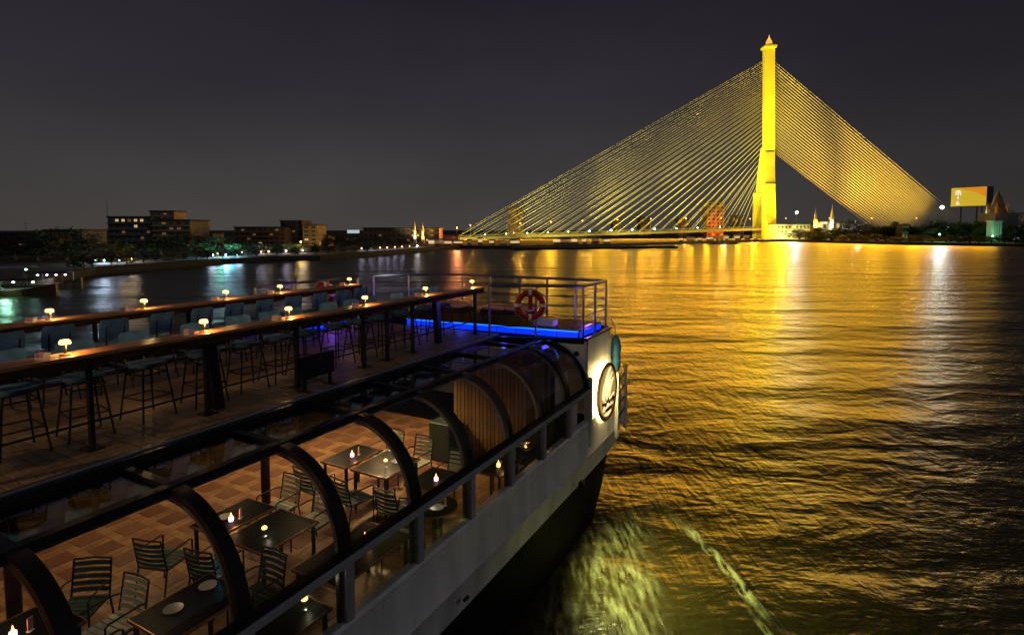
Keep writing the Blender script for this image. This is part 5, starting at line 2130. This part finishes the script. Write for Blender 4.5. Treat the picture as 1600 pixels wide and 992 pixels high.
# fix: the last one needs something to stand on
t = thing('side_table', 'low black side table under the last window before the wooden wall', 'table', BW(9.78, 4.95, ZF + 0.001), PHI)
m = MB()
m.box(-0.2, 0.2, -0.15, 0.15, 0.72, 0.75)
m.build('tabletop', 'table_black', t)
for x in (-0.17, 0.17):
    m = MB()
    m.box(x - 0.015, x + 0.015, -0.12, 0.12, 0, 0.719)
    m.build('leg', 'dark_steel', t)


def menu(s, a, lab, rz):
    t_ = thing('menu_stand', lab, 'menu stand', BW(s, a, TZ), PHI + rz, 'menu stands on the saloon tables')
    m_ = MB()
    m_.box(-0.03, 0.03, -0.02, 0.02, 0, 0.01)
    m_.build('foot', 'white_plastic', t_)
    m_ = MB()
    m_.box(-0.028, 0.028, -0.004, 0.004, 0.0102, 0.15)
    m_.build('card', 'card_pink', t_)


menu(5.30, 7.40, 'slim pink menu stand beside the candle behind the third arch', 0.4)
menu(7.93, 7.55, 'slim pink menu stand beside the candle behind the fourth arch', 0.3)
menu(7.05, 4.95, 'slim pale menu stand on the round table', 0.9)
menu(2.68, 7.25, 'slim menu stand beside the candle at the left bottom corner', 0.3)
# small added lights standing in for reflected ceiling bulbs
sbl = None
for s, a, lab in ((5.12, 6.65, 'added glow for a reflected bulb on the outer table behind the third arch'), (7.72, 6.72, 'added glow for a reflected bulb on the outer table behind the fourth arch'),
                  (4.30, 4.95, 'added glow for a reflected bulb seen through the first side window'), (7.08, 5.25, 'added glow for a reflected bulb on the round table')):
    t = thing('reflected_bulb', lab, 'lamp', BW(s, a, TZ), PHI, 'added glows for reflected bulbs in the saloon')
    m = MB()
    m.lathe([(0.03, 0), (0.03, 0.01), (0.008, 0.015), (0.008, 0.10)], (0, 0, 0), 10)
    m.build('stand', 'steel', t, smooth=True)
    m = MB()
    m.lathe([(0.01, 0.101), (0.035, 0.115), (0.035, 0.14), (0.015, 0.155)], (0, 0, 0), 12)
    m.build('bulb', 'sign_glow' if False else 'lamp_warm', t, smooth=True)
    point('lamp_light', t, (0.06, 0, 0.12), 1.0, (1.0, 0.88, 0.62), 0.02)
# bottle and cups
t = thing('bottle', 'blue glass bottle on the table left of the second arch foot', 'bottle', BW(3.95, 5.95, TZ), PHI)
m = MB()
m.lathe([(0.04, 0), (0.042, 0.02), (0.042, 0.15), (0.015, 0.20), (0.014, 0.26), (0.018, 0.262), (0.018, 0.275)], (0, 0, 0), 14)
m.build('body', 'bottle_glass', t, smooth=True)
m = MB()
m.lathe([(0.019, 0.276), (0.019, 0.295)], (0, 0, 0), 10)
m.build('cap', 'white_plastic', t)
for i, (s, a, lab) in enumerate(((3.6, 6.25, 'white plate on the table with the blue bottle'), (4.05, 6.3, 'white plate beside the blue bottle'), (5.2, 7.62, 'white plate on the inner table behind the third arch'), (8.0, 6.7, 'white plate on the outer table behind the fourth arch'), (6.92, 5.02, 'white plate on the round table'))):
    t = thing('plate', lab, 'plate', BW(s, a, TZ), PHI, 'white plates on the saloon tables')
    m = MB()
    m.lathe([(0.05, 0.0), (0.06, 0.004), (0.10, 0.016), (0.105, 0.018), (0.06, 0.009), (0.0, 0.008)], (0, 0, 0), 20)
    m.build('dish', 'plate', t, smooth=True)
# green cabinet by the wooden wall
t = thing('cabinet', 'dark green cabinet standing before the wooden slat wall', 'cabinet', BW(10.05, 7.05, ZF + 0.001), PHI)
m = MB()
m.box(-0.22, 0.22, -0.28, 0.28, 0.05, 0.85, 0.01)
m.build('body', 'green_box', t)
m = MB()
m.box(-0.235, -0.222, -0.255, 0.255, 0.10, 0.80)
m.build('door', 'green_box', t)
m = MB()
m.tube([(-0.245, 0.18, 0.40), (-0.245, 0.18, 0.52)], 0.01, 6)
m.build('handle', 'steel', t)
m = MB()
m.box(-0.2, 0.2, -0.26, 0.26, 0, 0.049)
m.build('plinth', 'black_paint', t)
# tall green plant tub by the window
# ------------------------------------------------------------------ wake
fm = bpy.data.materials.new('foam')
MATS['foam'] = fm
fm.use_nodes = True
n = fm.node_tree
n.nodes.clear()
o_ = n.nodes.new('ShaderNodeOutputMaterial')
df = n.nodes.new('ShaderNodeBsdfDiffuse')
df.inputs[0].default_value = (0.50, 0.54, 0.30, 1)
tr = n.nodes.new('ShaderNodeBsdfTransparent')
mx = n.nodes.new('ShaderNodeMixShader')
at_ = n.nodes.new('ShaderNodeAttribute')
at_.attribute_name = 'foam_amount'
tc = n.nodes.new('ShaderNodeTexCoord')
acc = None
for rot, sx, scl, det in ((R(-8), 0.22, 8.0, 7), (R(14), 0.5, 1.5, 5)):
    mp = n.nodes.new('ShaderNodeMapping')
    mp.inputs['Rotation'].default_value = (0, 0, -rot)
    mp.inputs['Scale'].default_value = (1, sx, 1)
    n.links.new(tc.outputs['Object'], mp.inputs[0])
    nz = n.nodes.new('ShaderNodeTexNoise')
    nz.inputs['Scale'].default_value = scl
    nz.inputs['Detail'].default_value = det
    n.links.new(mp.outputs[0], nz.inputs['Vector'])
    mr = n.nodes.new('ShaderNodeMapRange')
    mr.inputs['From Min'].default_value = 0.40 if acc is None else 0.34
    mr.inputs['From Max'].default_value = 0.74 if acc is None else 0.62
    n.links.new(nz.outputs['Fac'], mr.inputs['Value'])
    if acc is None:
        acc = mr.outputs[0]
    else:
        mu = n.nodes.new('ShaderNodeMath')
        mu.operation = 'MULTIPLY'
        n.links.new(acc, mu.inputs[0])
        n.links.new(mr.outputs[0], mu.inputs[1])
        acc = mu.outputs[0]
mu = n.nodes.new('ShaderNodeMath')
mu.operation = 'MULTIPLY'
n.links.new(acc, mu.inputs[0])
n.links.new(at_.outputs['Fac'], mu.inputs[1])
n.links.new(mu.outputs[0], mx.inputs[0])
n.links.new(tr.outputs[0], mx.inputs[1])
n.links.new(df.outputs[0], mx.inputs[2])
n.links.new(mx.outputs[0], o_.inputs[0])


def foam_strip(name, left_px, right_px, label, power, lift=0.03, hump=0.0):
    L_ = [on_water(*p_) for p_ in left_px]
    R_ = [on_water(*p_) for p_ in right_px]
    m_ = MB()
    rows_, dens = [], []
    NX = 16
    sub = 6
    for i in range(len(L_) - 1):
        for j in range(sub + (1 if i == len(L_) - 2 else 0)):
            u = j / sub
            a_, c_ = L_[i].lerp(L_[i + 1], u), R_[i].lerp(R_[i + 1], u)
            v_ = (i + u) / (len(L_) - 1)
            row = []
            for k in range(NX + 1):
                x = k / NX
                p_ = a_.lerp(c_, x)
                e = math.sin(math.pi * x)
                row.append((p_.x, p_.y, lift + hump * e * e + 0.03 * noise.noise(Vector((p_.x * 2, p_.y * 2, 0)))))
                dens.append(min(1, e ** 0.8 * 1.2) * min(1, v_ * 3.0) * power)
            rows_.append(row)
    m_.grid(rows_)
    o = m_.build(name, 'foam', smooth=True)
    at = o.data.attributes.new('foam_amount', 'FLOAT', 'POINT')
    at.data.foreach_set('value', dens)
    return tag(o, label, 'foam', kind='stuff')


foam_strip('wake_foam', [(955, 735), (915, 800), (862, 870), (830, 950), (805, 1030)], [(1010, 735), (1030, 800), (1030, 880), (1050, 960), (1070, 1030)], 'pale churned foam beside the boat hull', 0.95)
foam_strip('wake_crest', [(1010, 790), (1060, 825), (1112, 875), (1150, 925), (1190, 1000)], [(1030, 785), (1085, 822), (1140, 880), (1190, 935), (1240, 1000)], 'thin bright wake crest right of the churned foam', 2.2, 0.03, 0.12)
